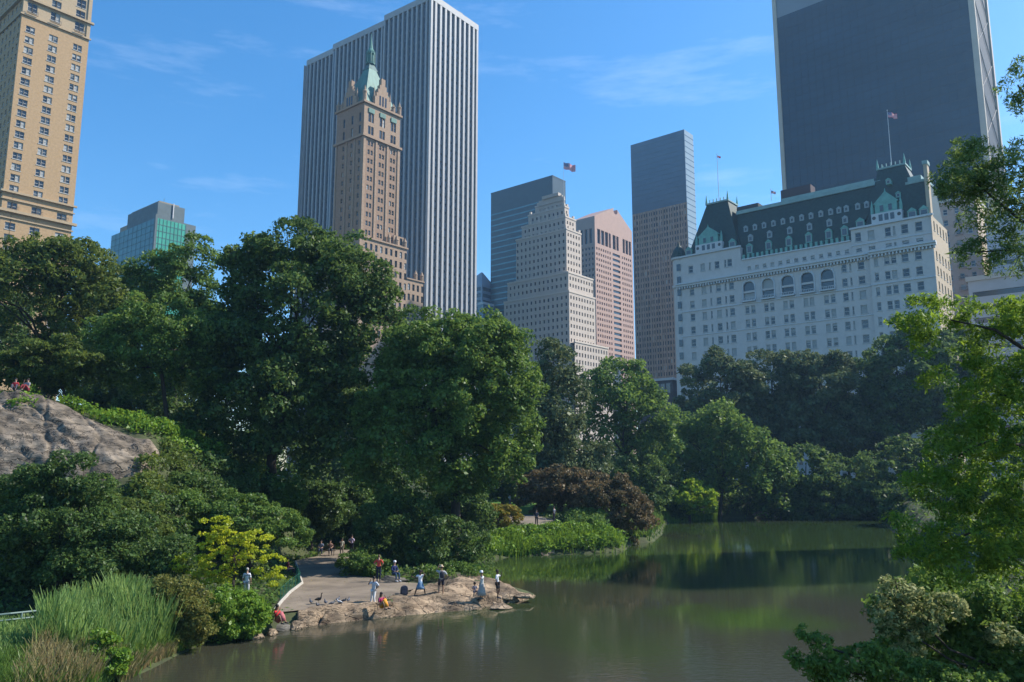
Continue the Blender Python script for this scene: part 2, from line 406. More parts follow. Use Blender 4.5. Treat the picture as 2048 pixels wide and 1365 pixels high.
    def finish(s, wallname='wall', wname='window'):
        if s.w.v: s.w.build(wallname, s.root)
        def score(w):
            p = s.wpos(w[0], (w[1] + w[2]) / 2, (w[3] + w[4]) / 2, w[5]); x, y = proj(p)
            vis = 1. if (0 <= x <= 2048 and 0 <= y < treeline(x)) else .01
            return -vis * (w[2] - w[1]) * (w[4] - w[3]) / (p.x ** 2 + p.y ** 2 + (p.z - H) ** 2)
        ws = sorted(s.wins, key=score); cache = {}
        for w in ws[:100]:
            face, u0, u1, z0, z1, d, st, var = w
            key = (face, round(u1 - u0, 2), round(z1 - z0, 2), st, var, round((int(u0 * 7 + z0 * 13) % 5)))
            um, zm = u0, z0
            mb = MB(); s.wingeo(mb, face, 0, u1 - u0, 0, z1 - z0, 0, st, var)
            if key not in cache: cache[key] = mb.mesh(wname)
            o = bpy.data.objects.new(wname, cache[key]); C.objects.link(o); o.parent = s.root
            o.location = s.pt(face, u0, z0, d)
        if ws[100:]:
            mb = MB()
            for w in ws[100:]: s.wingeo(mb, *w)
            mb.build(wname + 's', s.root, kind='stuff')
        return s
frame_white = mat('frame_white', (.42, .42, .40), .6)
frame_dark = mat('frame_dark', (.06, .06, .06), .5)
frame_tan = mat('frame_tan', (.45, .36, .24), .6)
WST = {'std': (frame_white, .13), 'dark': (frame_dark, .12), 'none': (frame_dark, 0), 'strip': (frame_dark, .1), 'tan': (frame_tan, .1)}
def pitchlist(start, n, pitch, size): return [(start + k * pitch, start + k * pitch + size) for k in range(n)]

# --- tan brick apartment tower, far left
def build_tan_tower():
    B = Bld('apartment_tower', 'tall tan brick tower cut off by the left edge of the photo', 'building', 5, 395, 235)
    brick = mat('tan_brick', (.42, .285, .155), .9, .12, 1.5); stone = mat('tan_stone', (.42, .32, .20), .85, .1, 2)
    Wd = B.R(146, 430)[0]; zt = 190
    # right-running face: three columns of window pairs
    z = lambda x, y: B.R(x, y)[1]
    cols = []
    for zx in (88, 222, 362):                      # zoomed x at zoomed y ~ 910
        for dx in (-13, 13):
            u = B.R((zx + dx) / 2.73, 335)[0]; cols.append((u - .66, u + .66))
    top = z(150, 70); bot = z(100, 405); n = 16; pit = (z(60, 62) - z(27, 362)) / 14.2
    z0 = z(27, 362)
    rows = [(z0 + (k - 1) * pit, z0 + (k - 1) * pit + 2.15) for k in range(17) if z0 + (k - 1) * pit + 1.8 < top]
    B.facade('R', 0, Wd, bot, top, cols, rows, brick, probs=(.3, .3, .4))
    c2 = [(c[0] - .1, c[1] + .1) for c in cols]
    B.facade('R', 0, Wd, 0, bot, c2, pitchlist(bot - 5.2, 1, 3.4, 2.4) + pitchlist(bot - 11.5, 1, 3.4, 2.2) + [(bot - 15 - 3.6 * k, bot - 13 - 3.6 * k) for k in range(16)], brick)
    B.facade('R', 0, Wd, top, zt, c2, [(top + 2 + 4.2 * k, top + 5 + 4.2 * k) for k in range(14)], stone, probs=(.6, .3, .1))
    WL = 26
    lc = pitchlist(1.2, 7, 3.6, 1.3)
    B.facade('L', 0, WL, 0, zt, lc, [(6 + pit * k, 7.9 + pit * k) for k in range(50)], brick)
    B.w.quad((Wd, 0, 0), (Wd, WL, 0), (Wd, WL, zt), (Wd, 0, zt), brick); B.w.quad((0, WL, zt), (0, 0, zt), (Wd, 0, zt), (Wd, WL, zt), brick)
    B.w.quad((Wd, WL, 0), (0, WL, 0), (0, WL, zt), (Wd, WL, zt), brick)
    def ledge(zz, h, o, name='ledge', m=stone):
        mb = MB(); mb.box(-o, Wd + o, -o, -.003, zz, zz + h, m); mb.box(-o, -.003, 0, WL + o, zz, zz + h, m); mb.build(name, B.root)
    for zz, h, o in ((top, .5, .5), (top + 5.6, .7, .9), (bot, .6, .8), (bot - 2.2, .35, .4), (bot - 6.2, .8, 1.1), (bot - 8.2, .4, .4)): ledge(zz, h, o)
    iron = mat('balcony_iron', (.05, .05, .05), .6)
    for k in range(0, 6, 2):                     # little iron balconies on the upper band and the lower band
        for zz in (top + .9, bot - 5.3):
            mb = MB(); u0, u1 = cols[k][0] - .3, cols[k + 1][1] + .3
            mb.box(u0, u1, -1.0, -.51, zz, zz + .12, stone)
            for q in range(9): x = u0 + (u1 - u0 - .06) * q / 8; mb.box(x, x + .06, -1.0, -.94, zz + .12, zz + 1.1, iron)
            mb.box(u0, u1, -1.02, -.93, zz + 1.1, zz + 1.18, iron); mb.build('balcony', B.root)
    for u in (.0, Wd - 1.1):                     # stone quoin pilasters above the cornice
        mb = MB(); mb.box(u, u + 1.1, -.35, -.004, top + .51, zt, stone); mb.build('pilaster', B.root)
    B.finish()
build_tan_tower()

# --- teal glass office block, left background
def build_teal():
    B = Bld('office_block', 'teal glass block with stepped grey top behind the left trees', 'building', 313, 425, 420)
    gm = mat('teal_glass', (.06, .38, .28), .3, .2, .15, spec=.7); gb = mat('blue_grey_glass', (.06, .20, .22), .35, .15, .2, spec=.4)
    roofm = mat('mechanical_grey', (.12, .16, .17), .7, .1, .3); tan = mat('beige_panel', (.30, .26, .19), .8)
    zt = B.ztop
    WR = B.R(372, 447)[0]; WL = B.L(224, 470)[0]
    B.facade('R', 0, WR, 0, zt - 3, [], [], gm); B.facade('L', 0, WL, 0, zt - 3, [], [], gb)
    B.w.box(.01, WR - .01, .01, WL - .01, zt - 3.2, zt - 3, roofm)
    B.w.quad((WR, 0, 0), (WR, WL, 0), (WR, WL, zt - 3), (WR, 0, zt - 3), gm); B.w.quad((WR, WL, 0), (0, WL, 0), (0, WL, zt - 3), (WR, WL, zt - 3), gb)
    B.finish()
    mull = mat('mullion_grey', (.08, .17, .17), .5)
    for k in range(1, 13):
        z = zt - 3 - 3.6 * k; mb = MB(); mb.box(0, WR, -.12, -.005, z, z + .35, mull); mb.build('spandrel', B.root)
        mb = MB(); mb.box(-.12, -.005, 0, WL, z, z + .35, mull); mb.build('spandrel', B.root)
    for k in range(0, 9):
        u = WR * k / 8; mb = MB(); mb.box(u - .1, u + .1, -.2, -.125, zt - 50, zt - 3, mull); mb.build('mullion', B.root)
    for k in range(0, 11):
        u = WL * k / 10; mb = MB(); mb.box(-.2, -.125, u - .1, u + .1, zt - 50, zt - 3, mull); mb.build('mullion', B.root)
    # dark re-entrant strip at the corner and stepped plant rooms
    mb = MB(); mb.box(-.4, .8, -.4, 1.2, 0, zt - 1, roofm); mb.build('corner_strip', B.root)
    u1 = B.L(253, 425)[0]; zz = B.L(325, 393)[1]
    mb = MB(); mb.box(1, WR * .96, 1, u1, zt - 3, zt + 6.5, roofm); mb.box(2, WR * .8, 2, u1 - 2, zt + 6.5, zt + 7.6, tan)
    mb.build('plant_room', B.root)
    mb = MB(); mb.box(4, WR * .9, u1, WL - 1, zt - 3, zt + 2.5, tan); mb.box(3, 12, WL + .01, WL + 8, 0, zt - 9, tan); mb.build('plant_room', B.root)
    mb = MB(); mb.box(WR + .1, WR + 8, 4, 14, 0, zt - 1, roofm); 
    mb.build('side_tower', B.root)
    light = mat('pale_metal', (.6, .6, .6), .5)
    mb = MB(); mb.box(WR * .55, WR * .55 + .5, .4, .9, zt - 1, zt + 7.5, light); mb.tube([(WR * .3, 3, zt + 6), (WR * .3, 3, zt + 10)], .12, roofm, 5); mb.build('vent_pipe', B.root)
build_teal()

# --- tall white striped tower
def build_striped():
    B = Bld('striped_tower', 'huge tower of white vertical marble stripes and dark glass', 'building', 863, -14, 350, -53)
    marble = mat('white_marble', (.35, .355, .36), .6, .08, .3, island=.05); zt = B.ztop
    gd = mat('dark_bay_glass', (.05, .062, .08), .15, spec=.7)
    WL = B.L(607, 93)[0]; WR = B.R(957, 41)[0]
    u1 = B.L(663, 65)[0]; u2 = B.L(769, 20)[0]
    n = 30; pit = WL / n
    # three planes in plan: 0..u2 at 0, u2..u1 at 1.2, u1..WL at 2.4
    def dof(u): return 0 if u < u2 else (1.3 if u < u1 else 2.6)
    def tof(u): return zt if u < u2 else (zt - 1.5 if u < u1 else zt - 2.5)
    core = MB()
    core.box(.9, WR, .9, u2, 0, zt - 3.5, gd); core.box(2.2, WR, u2, u1, 0, zt - 5, gd); core.box(3.5, WR, u1, WL - .3, 0, zt - 6, gd)
    core.build('glass_core', B.root)
    for k in range(n + 1):
        u = k * pit; w = .98 if k not in (0, n) else 1.3
        uu = min(max(u - w / 2, 0), WL - w); d = dof(u)
        mb = MB(); mb.box(d, d + 1.3, uu, uu + w, 0, tof(u) - 3.1, marble); mb.build('pier', B.root)
    nr = 10; pr = WR / nr
    for k in range(1, nr + 1):
        u = k * pr; w = 1.3; uu = min(u - w / 2, WR - w)
        mb = MB(); mb.box(uu, uu + w, 0, 1.25, 0, zt - 3.1, marble); mb.build('pier', B.root)
    for k in range(nr):                            # bay windows between the piers: shallow projecting glass prisms, floor by floor
        mb = MB(); x0 = k * pr + (.66 if k else 1.31); x1 = (k + 1) * pr - (.66 if k < nr - 1 else 1.31); xm = (x0 + x1) / 2
        for f in range(52):
            z0 = 12 + f * 4.0
            if z0 + 4 > zt - 4: break
            mb.poly([(x0, .88, z0), (xm, .35, z0), (xm, .35, z0 + 2.7), (x0, .88, z0 + 2.7)], gd); mb.poly([(xm, .35, z0), (x1, .88, z0), (x1, .88, z0 + 2.7), (xm, .35, z0 + 2.7)], gd)
        mb.build('glass_bay', B.root)
    spm = mat('spandrel_dark', (.07, .08, .095), .4)
    for k in range(n):
        mb = MB(); u0 = k * pit + .5; u1_ = (k + 1) * pit - .5; d = max(dof(u0), dof(u1_)) + .82; pr_ = []
        for f in range(54):
            z0 = 14.7 + f * 4.0
            if z0 + 1.5 > tof(u0) - 4: break
            pr_ += [(d + .05, z0), (d - .06, z0 + .02), (d - .06, z0 + 1.1), (d + .05, z0 + 1.12)]
        ns = len(pr_)
        for (dd, z) in pr_: mb.v += [(dd, u0, z), (dd, u1_, z)]
        for q in range(ns - 1):
            mb.f.append((2 * q + 1, 2 * q, 2 * q + 2, 2 * q + 3)); mb.m.append(mb.mi(spm if q % 4 != 3 else gd))
        mb.build('spandrel_strip', B.root)
    for (a0, a1, d, z) in ((0, u2, 0, zt), (u2, u1, 1.3, zt - 1.5), (u1, WL, 2.6, zt - 2.5)):
        mb = MB(); mb.box(d - .05, WR - d, a0, a1 - .01, z - 3.1, z, marble); mb.box(WR-d, WR + .05, a0 , a1-.01, z - 3.1, z, marble) if d else None
        if a0 == 0: mb.box(-.06, WR + .06, -.06, 1.3, z - 3.12, z + .003, marble)
        mb.build('parapet', B.root)
    mb = MB(); mb.box(10, WR - 6, 10, u2 - 6, zt, zt + 7, mat('plant_grey', (.3, .3, .3), .8)); mb.build('plant_room', B.root)
    mb = MB(); mb.box(WR - .5, WR, 1.3, WL, 0, zt - 3.2, marble); mb.box(0.9, WR, WL - .3, WL, 0, zt - 6, marble); mb.build('wall', B.root)
    mb = MB(); mb.box(WR * .62, WR * .7, 1.5, 2.2, zt, zt + 1.8, mat('plant_grey', (.3, .3, .3), .8)); mb.build('roof_crane', B.root)
build_striped()

# --- slim brown hotel tower with green spire in front of the striped tower
def build_spire():
    B = Bld('hotel_tower', 'slim brown stone tower with green copper spire and gabled crown', 'building', 727, 272, 290)
    br = mat('brown_brick', (.30, .20, .135), .9, .14, 1.); st = mat('brown_stone', (.35, .245, .165), .85, .15, 1.5)
    cop = mat('green_copper', (.08, .20, .165), .6, .3, .5, stretch=(1, 1, .3)); cdk = mat('old_copper', (.06, .13, .12), .65, .3, .6)
    Z = lambda zx, zy: (580 + zx / 2.067, zy / 2.067)
    WL = B.L(672, 290)[0]; WR = B.R(799, 297)[0]; zs = B.ztop           # top of plain shaft
    zlow = B.L(*Z(290, 985))[1]; zcr = B.L(*Z(303, 425))[1]
    fl = 3.55
    # shaft: right face 3 bays of paired windows, left face 3 narrow bays
    colR = []
    for f in (.19, .50, .81):
        for s_ in (-.75, .75): colR.append((f * WR + s_ - .52, f * WR + s_ + .52))
    colL = [(f * WL - .55, f * WL + .55) for f in (.14, .42, .72)]
    rows = [(zs - 3.0 - fl * k, zs - 1.1 - fl * k) for k in range(60) if zs - 3 - fl * k > zlow]
    B.facade('R', 0, WR, zlow, zs, colR, rows, br, style='tan', probs=(.65, .27, .08)); B.facade('L', 0, WL, zlow, zs, colL, rows, br, style='tan', dep=.35, probs=(.5, .3, .2))
    B.w.box(WR - .4, WR - .003, .01, WL - .01, 0, zs, br); B.w.box(.01, WR - .01, WL - .4, WL - .003, 0, zs, br)
    for f in (.345, .655):
        mb = MB(); mb.box(f * WR - .45, f * WR + .45, -.35, -.003, zlow, zs, st); mb.build('pilaster', B.root)
    for f in (0, 1):
        mb = MB(); mb.box(f * (WR - 1) - .1, f * (WR - 1) + 1.1, -.3, -.003, zlow, zs, st); mb.build('pilaster', B.root)
    for f in (.0, .28, .57, .94):
        mb = MB(); mb.box(-.3, -.003, f * WL, f * WL + .8, zlow, zs, st); mb.build('pilaster', B.root)
    # crown storeys
    hz = zcr - zs
    B.facade('R', .0, WR, zs + .9, zcr, [(c0 - .1, c1 + .1) for c0, c1 in colR], [(zs + 1.6, zs + 5.0), (zs + 6.6, zs + 10.2)], st, style='dark', probs=(.7, .25, .05))
    B.facade('L', .0, WL, zs + .9, zcr, colL, [(zs + 1.6, zs + 5.0), (zs + 6.6, zs + 10.2)], br, style='dark', probs=(.7, .25, .05))
    B.w.box(.3, WR - .003, .3, WL - .003, zs, zcr, br)
    def ledge(z, h, o, x0=0, x1=None, y0=0, y1=None):
        x1 = WR if x1 is None else x1; y1 = WL if y1 is None else y1
        mb = MB(); mb.box(x0 - o, x1 + o, y0 - o, y1 + o, z, z + h, st); mb.build('cornice', B.root)
    ledge(zs, .9, .8); ledge(zcr, .8, .7)
    for f in (.19, .5, .81):                        # green copper window hoods under the cornice
        mb = MB(); mb.box(f * WR - 1.4, f * WR + 1.4, -.35, -.005, zs + 10.4, zs + 12.2, cop); mb.build('window_hood', B.root)
    # steep roof
    zr = B.L(*Z(320, 245))[1]; zap = B.L(*Z(335, 138), d=WR / 2)[1]
    mb = MB(); z0 = zcr + .8; zr = z0 + (zap - z0) * .52
    mb.frustum(.7, WR - .7, .7, WL - .7, z0, WR * .38, WR * .58, WL * .38, WL * .58, zr, cop)
    mb.frustum(WR * .37, WR * .63, WL * .38, WL * .62, zr, WR * .44, WR * .56, WL * .44, WL * .56, zr + 3, cdk)
    mb.build('roof', B.root)
    cxx, cyy = WR / 2, WL / 2
    mb = MB(); hh = zap - zr
    mb.lathe([(1.9, 3), (1.9, 3.6), (1.35, 3.7), (1.35, hh * .42), (1.8, hh * .44), (1.7, hh * .5), (.9, hh * .58), (.55, hh * .7), (.28, hh * .85), (.08, hh)], cop, (cxx, cyy, zr), 8)
    mb.build('spire', B.root)
    for q in range(8):
        an = q * math.pi / 4 + .2; mb = MB(); mb.box(cxx + 1.75 * math.cos(an) - .12, cxx + 1.75 * math.cos(an) + .12, cyy + 1.75 * math.sin(an) - .12, cyy + 1.75 * math.sin(an) + .12, zr + 3.6, zr + hh * .44, cop)
        mb.tube([(cxx + 1.75 * math.cos(an), cyy + 1.75 * math.sin(an), zr + hh * .44), (cxx + 1.75 * math.cos(an), cyy + 1.75 * math.sin(an), zr + hh * .54)], [.2, .03], cop, 5); mb.build('lantern_column', B.root)
    # gables: tall pointed stone dormers on each face with windows and pinnacles
    def gable(face, uc, w, h, steps=5):
        mb = MB(); z0 = zcr + .8
        def bx(u0, u1, d0, d1, a, b_, m):
            if face == 'L': mb.box(d0, d1, u0, u1, a, b_, m)
            else: mb.box(u0, u1, d0, d1, a, b_, m)
        for k in range(steps):
            ww = w * (1 - k / (steps + .3)); bx(uc - ww / 2, uc + ww / 2, .0 + .002 * k, 1.6, z0 + h * (.0 if k == 0 else .35 + .65 * (k - 1) / (steps - 1)), z0 + h * (.35 + .65 * k / (steps - 1)) if k < steps - 1 else z0 + h * 1.1, st)
        o = mb.build('gable', B.root)
        for s_ in (-.9, 0, .9):
            w2 = MB(); u = uc + s_ * w * .2
            if face == 'L': w2.box(-.04, .0 - .004, u - .4, u + .4, z0 + .6, z0 + h * .42, glass_dark)
            else: w2.box(u - .4, u + .4, -.04, -.004, z0 + .6, z0 + h * .42, glass_dark)
            w2.build('window', o)
        for s_ in (-1, 1):
            w2 = MB(); u = uc + s_ * w * .5; p = (.6, u) if face == 'L' else (u, .6)
            w2.tube([(p[0], p[1], z0), (p[0], p[1], z0 + h * .45), (p[0], p[1], z0 + h * .72)], [.42, .36, .04], st, 6); w2.build('pinnacle', o)
        w2 = MB(); p = (.8, uc) if face == 'L' else (uc, .8)
        w2.tube([(p[0], p[1], z0 + h * 1.1), (p[0], p[1], z0 + h * 1.2)], [.3, .04], st, 6); w2.build('pinnacle', o)
    g = (B.R(*Z(375, 300))[1] - zcr)
    gable('R', WR * .5, WR * .44, max(9, g * .72)); gable('L', WL * .55, WL * .46, 10.)
    for (x, y, h) in ((.2, .2, 6.5), (WR - .4, .2, 6.), (WR * .8, .1, 4), (.2, WL - .4, 4.5), (.1, WL * .82, 3.5), (WR - .5, WL - .5, 5)):
        mb = MB(); mb.lathe([(.75, 0), (.75, h * .5), (.9, h * .52), (.9, h * .6), (.5, h * .66), (.05, h)], st, (x, y, zcr + .8), 8); mb.build('turret', B.root)
    # setbacks below the shaft
    zb2 = B.L(*Z(300, 1040))[1]
    x2 = B.R(*Z(472, 1030))[0]; y2 = B.L(*Z(165, 965))[0] 
    fr = [(u, u + 1.2) for u in np.arange(1., x2 + 1.0, 2.5)]
    B.facade('R', -1.5, x2, 0, zlow, fr, [(zlow - 4.2 - fl * k * 1.15, zlow - 1.6 - fl * k * 1.15) for k in range(9)], st, d=-1.5, style='dark')
    B.facade('L', -1.5, y2, 0, zlow, [(u, u + 1.1) for u in np.arange(1, y2 - 1, 2.6)], [(zlow - 4.2 - fl * k * 1.15, zlow - 1.6 - fl * k * 1.15) for k in range(9)], st, d=-1.5, style='dark')
    B.w.box(-1.1, x2, -1.1, y2, zlow - .4, zlow - .01, st); B.w.quad((x2, -1.5, 0), (x2, y2, 0), (x2, y2, zlow), (x2, -1.5, zlow), br)
    ledge(zlow, .6, .5, -1.5, x2, -1.5, y2)
    x3, z3 = B.R(*Z(540, 1185)); z3 = B.R(*Z(520, 1168))[1]
    B.facade('R', x2, x3, 0, z3, [(u, u + 1.2) for u in np.arange(x2 + 1, x3 - 1, 2.4)], [(z3 - 4.2 - fl * k * 1.15, z3 - 1.6 - fl * k * 1.15) for k in range(6)], st, d=-1.5, style='dark')
    B.w.box(x2 + .002, x3, -1.1, y2, z3 - .4, z3 - .01, st)
    B.w.quad((x3, -1.5, 0), (x3, y2, 0), (x3, y2, z3), (x3, -1.5, z3), br)
    ledge(z3, .5, .4, x2 + .5, x3, -1.5, 6)
    for k, x in enumerate((x2 - .8, x2 - 5, x2 - 9, x3 - .6, x3 - 4)):
        zz = zlow + .6 if k < 3 else z3 + .5
        mb = MB(); mb.lathe([(.7, 0), (.7, 2.0), (.85, 2.1), (.05, 4.)], st, (x, -1.2, zz), 8); mb.build('turret', B.root)
    mb = MB(); mb.box(x2 - 6.5, x2 - 1.2, -1.0, .0 - .31, zlow + .6, zlow + 4.6, st)
    for q in range(2): mb.box(x2 - 5.6 + 2.4 * q, x2 - 4.4 + 2.4 * q, -1.04, -1.0, zlow + 1.2, zlow + 4, glass_dark)
    mb.build('setback_dormer', B.root)
    B.finish()
build_spire()

# --- pale sliver building right of the striped tower
def build_sliver():
    B = Bld('glass_building', 'narrow pale blue glass building in gap right of the striped tower', 'building', 964, 546, 520)
    m1 = mat('pale_blue_wall', (.28, .34, .42), .4, .1, .1); gl = mat('pale_glass', (.10, .17, .22), .15, spec=.7)
    zt = B.ztop; WR = 14; WL = 20; zz = B.R(975, 615)[1]
    B.facade('R', 0, WR, 0, zt - 8, [(1, WR - 1)], [(zt - 12 - 4.4 * k, zt - 9.4 - 4.4 * k) for k in range(12)], m1, style='none', probs=(.2, .8, 0))
    B.facade('L', 0, WL, 0, zt - 8, [(1, WL - 1)], [(zt - 12 - 4.4 * k, zt - 9.4 - 4.4 * k) for k in range(12)], m1, style='none', probs=(.2, .8, 0))
    B.w.frustum(0, WR, 0, WL, zt - 8, 2, 3, 2, 3, zt + 1, m1)
    B.finish()
    mb = MB(); mb.box(-4, WR + 2, -5, -.01, 0, zz, gl); mb.box(-4.1, WR + 2.1, -5.1, .0 - .02, zz, zz + 1.5, mat('white_cap', (.6, .62, .64), .5)); mb.build('podium', B.root)
build_sliver()

# --- dark banded office tower
def build_banded():
    B = Bld('office_tower', 'dark tower with thin teal window bands behind the cream stepped tower', 'building', 1105, 353, 490)
    dk = mat('dark_green_granite', (.026, .055, .065), .35, .1, .2, spec=.5); band = mat('teal_band', (.08, .20, .23), .2, .2, .1, spec=.8)
    zt = B.ztop; WL = B.L(982, 386)[0]; WR = B.R(1131, 366)[0]
    mb = MB(); mb.box(0, WR, 0, WL, 0, zt, dk); mb.build('wall', B.root)
    zb = B.L(1000, 425)[1]
    for k in range(34):
        z = zb - 3.95 * k
        mb = MB(); mb.box(-.15, -.01, .4, WL - .4, z - 1.0, z, band); mb.build('window_band', B.root)
        mb = MB(); mb.box(.3, WR - .3, -.15, -.01, z - 1.0, z, band); mb.build('window_band', B.root)
    mb = MB(); mb.box(-.12, WR + .12, -.12, WL + .12, zt, zt + .8, dk); mb.build('parapet', B.root)
build_banded()

# --- cream stepped tower
def build_cream():
    B = Bld('stepped_tower', 'cream limestone tower stepping up like a wedding cake, flag on its top', 'building', 1138, 584, 420)
    cr_ = mat('cream_limestone', (.53, .455, .385), .85, .07, .4); cs = mat('cream_trim', (.60, .52, .44), .8)
    X = lambda zx, zy: (940 + zx / 2.528, 240 + zy / 2.528)
    pc = 2.55
    def tier(px, py, lpx, lpy, rpx, rpy, zbot, off, k, rows=True):
        """a tier whose faces stand `off` metres inside the lowest tier; left and right ends read off the photo"""
        zt = B.L(px, py, off)[1]; yl = B.L(lpx, lpy, off)[0]; xr = B.R(rpx, rpy, off)[0]
        return zt, yl, xr
    specs = [((500, 870), (172, 930), (632, 905), 0), ((490, 775), (190, 820), (622, 815), 1.2), ((460, 560), (233, 590), (562, 590), 5.0),
             ((452, 500), (262, 545), (535, 520), 6.5), ((447, 450), (295, 480), (500, 470), 8.5), ((443, 415), (330, 440), (478, 430), 10.0)]
    zprev = 0
    tiers = []
    for i, (c, l, r, off) in enumerate(specs):
        zt, yl, xr = tier(*X(*c), *X(*l), *X(*r), 0, off, i)
        if i == 0: y0l, x0r = yl, xr
        zb = zprev; x0 = off; y0 = off
        cw = 1.2
        rows = [(z, z + 1.9) for z in np.arange(zt - 3.6, max(zb, 20), -3.9)]
        colsL = [(u, u + cw) for u in np.arange(y0 + 1.4, yl - 1.3, 3.0)]; colsR = [(u, u + cw) for u in np.arange(x0 + 1.2, xr - 1.2, 2.6)]
        B.facade('L', y0, yl, zb, zt, colsL, rows, cr_, d=off, style='none', probs=(.8, .18, .02), dep=.6)
        B.facade('R', x0, xr, zb, zt, colsR, rows, cr_, d=off, style='none', probs=(.75, .23, .02), dep=.6)
        B.w.quad((xr, y0, zb), (xr, yl, zb), (xr, yl, zt), (xr, y0, zt), cr_); B.w.quad((xr, yl, zb), (x0, yl, zb), (x0, yl, zt), (xr, yl, zt), cr_)
        B.w.box(x0 + .5, xr - .01, y0 + .5, yl - .01, zt - .3, zt - .002, cr_)
        mb = MB(); mb.box(x0 - .25, xr + .25, y0 - .25, y0 + .4, zt, zt + .9, cs); mb.box(x0 - .25, x0 + .4, y0 + .401, yl + .25, zt, zt + .9, cs)
        mb.box(x0, xr, yl - .4, yl + .25, zt, zt + .9, cs); mb.box(xr - .4, xr + .25, y0 + .401, yl - .401, zt, zt + .9, cs)
        mb.build('parapet', B.root)
        if i >= 2:                                   # little buttress caps along each setback edge
            for u in list(np.arange(y0, yl, 6.))[:5]:
                mb = MB(); mb.box(x0 - .3, x0 + .8, u, u + 1.2, zt + .91, zt + 2.3, cs); mb.build('buttress_cap', B.root)
            for u in list(np.arange(x0 + 2, xr, 5.))[:3]:
                mb = MB(); mb.box(u, u + 1.2, y0 - .3, y0 + .8, zt + .91, zt + 2.3, cs); mb.build('buttress_cap', B.root)
        tiers.append((x0, xr, y0, yl, zt)); zprev = zt
    x0, xr, y0, yl, zt = tiers[-1]
    mb = MB(); mb.box(x0 + .6, xr - 1, y0 + 1, yl - 3, zt, zt + 3.2, cr_); mb.box(x0 + 1.5, xr - 2, y0 + 3, yl - 6, zt + 3.2, zt + 5, cr_); mb.build('plant_room', B.root)
    # lower wings to the right
    zl = B.R(*X(560, 1130), -3)[1]; xw = B.R(*X(760, 1180), -3)[0]
    B.facade('R', .5, xw * .72, 0, zl, [(u, u + 1.2) for u in np.arange(1.8, xw * .72 - 1.2, 2.6)], [(z, z + 2.2) for z in np.arange(zl - 3.6, 14, -3.9)], cr_, d=-3, style='none', dep=.5)
    B.w.box(.9, xw * .72 - .01, -2.5, -.01, zl - .3, zl - .003, cr_); B.w.quad((xw * .72, -3, 0), (xw * .72, 8, 0), (xw * .72, 8, zl), (xw * .72, -3, zl), cr_)
    z2 = zl - 5
    B.facade('R', xw * .72 + .01, xw, 0, z2, [(u, u + 1.2) for u in np.arange(xw * .72 + 1.5, xw - 1, 2.6)], [(z, z + 2.2) for z in np.arange(z2 - 3.6, 14, -3.9)], cr_, d=-3, style='none', dep=.5)
    B.w.quad((xw, -3, 0), (xw, 8, 0), (xw, 8, z2), (xw, -3, z2), cr_); B.w.box(xw * .72 + .01, xw - .01, -2.5, 8, z2 - .3, z2 - .003, cr_)
    mb = MB(); mb.box(-.2 + .5, xw * .72 + .3, -3.3, -2.8, zl, zl + .9, cs); mb.build('parapet', B.root)
    B.finish()
    return B, tiers
creamB, ctiers = build_cream()

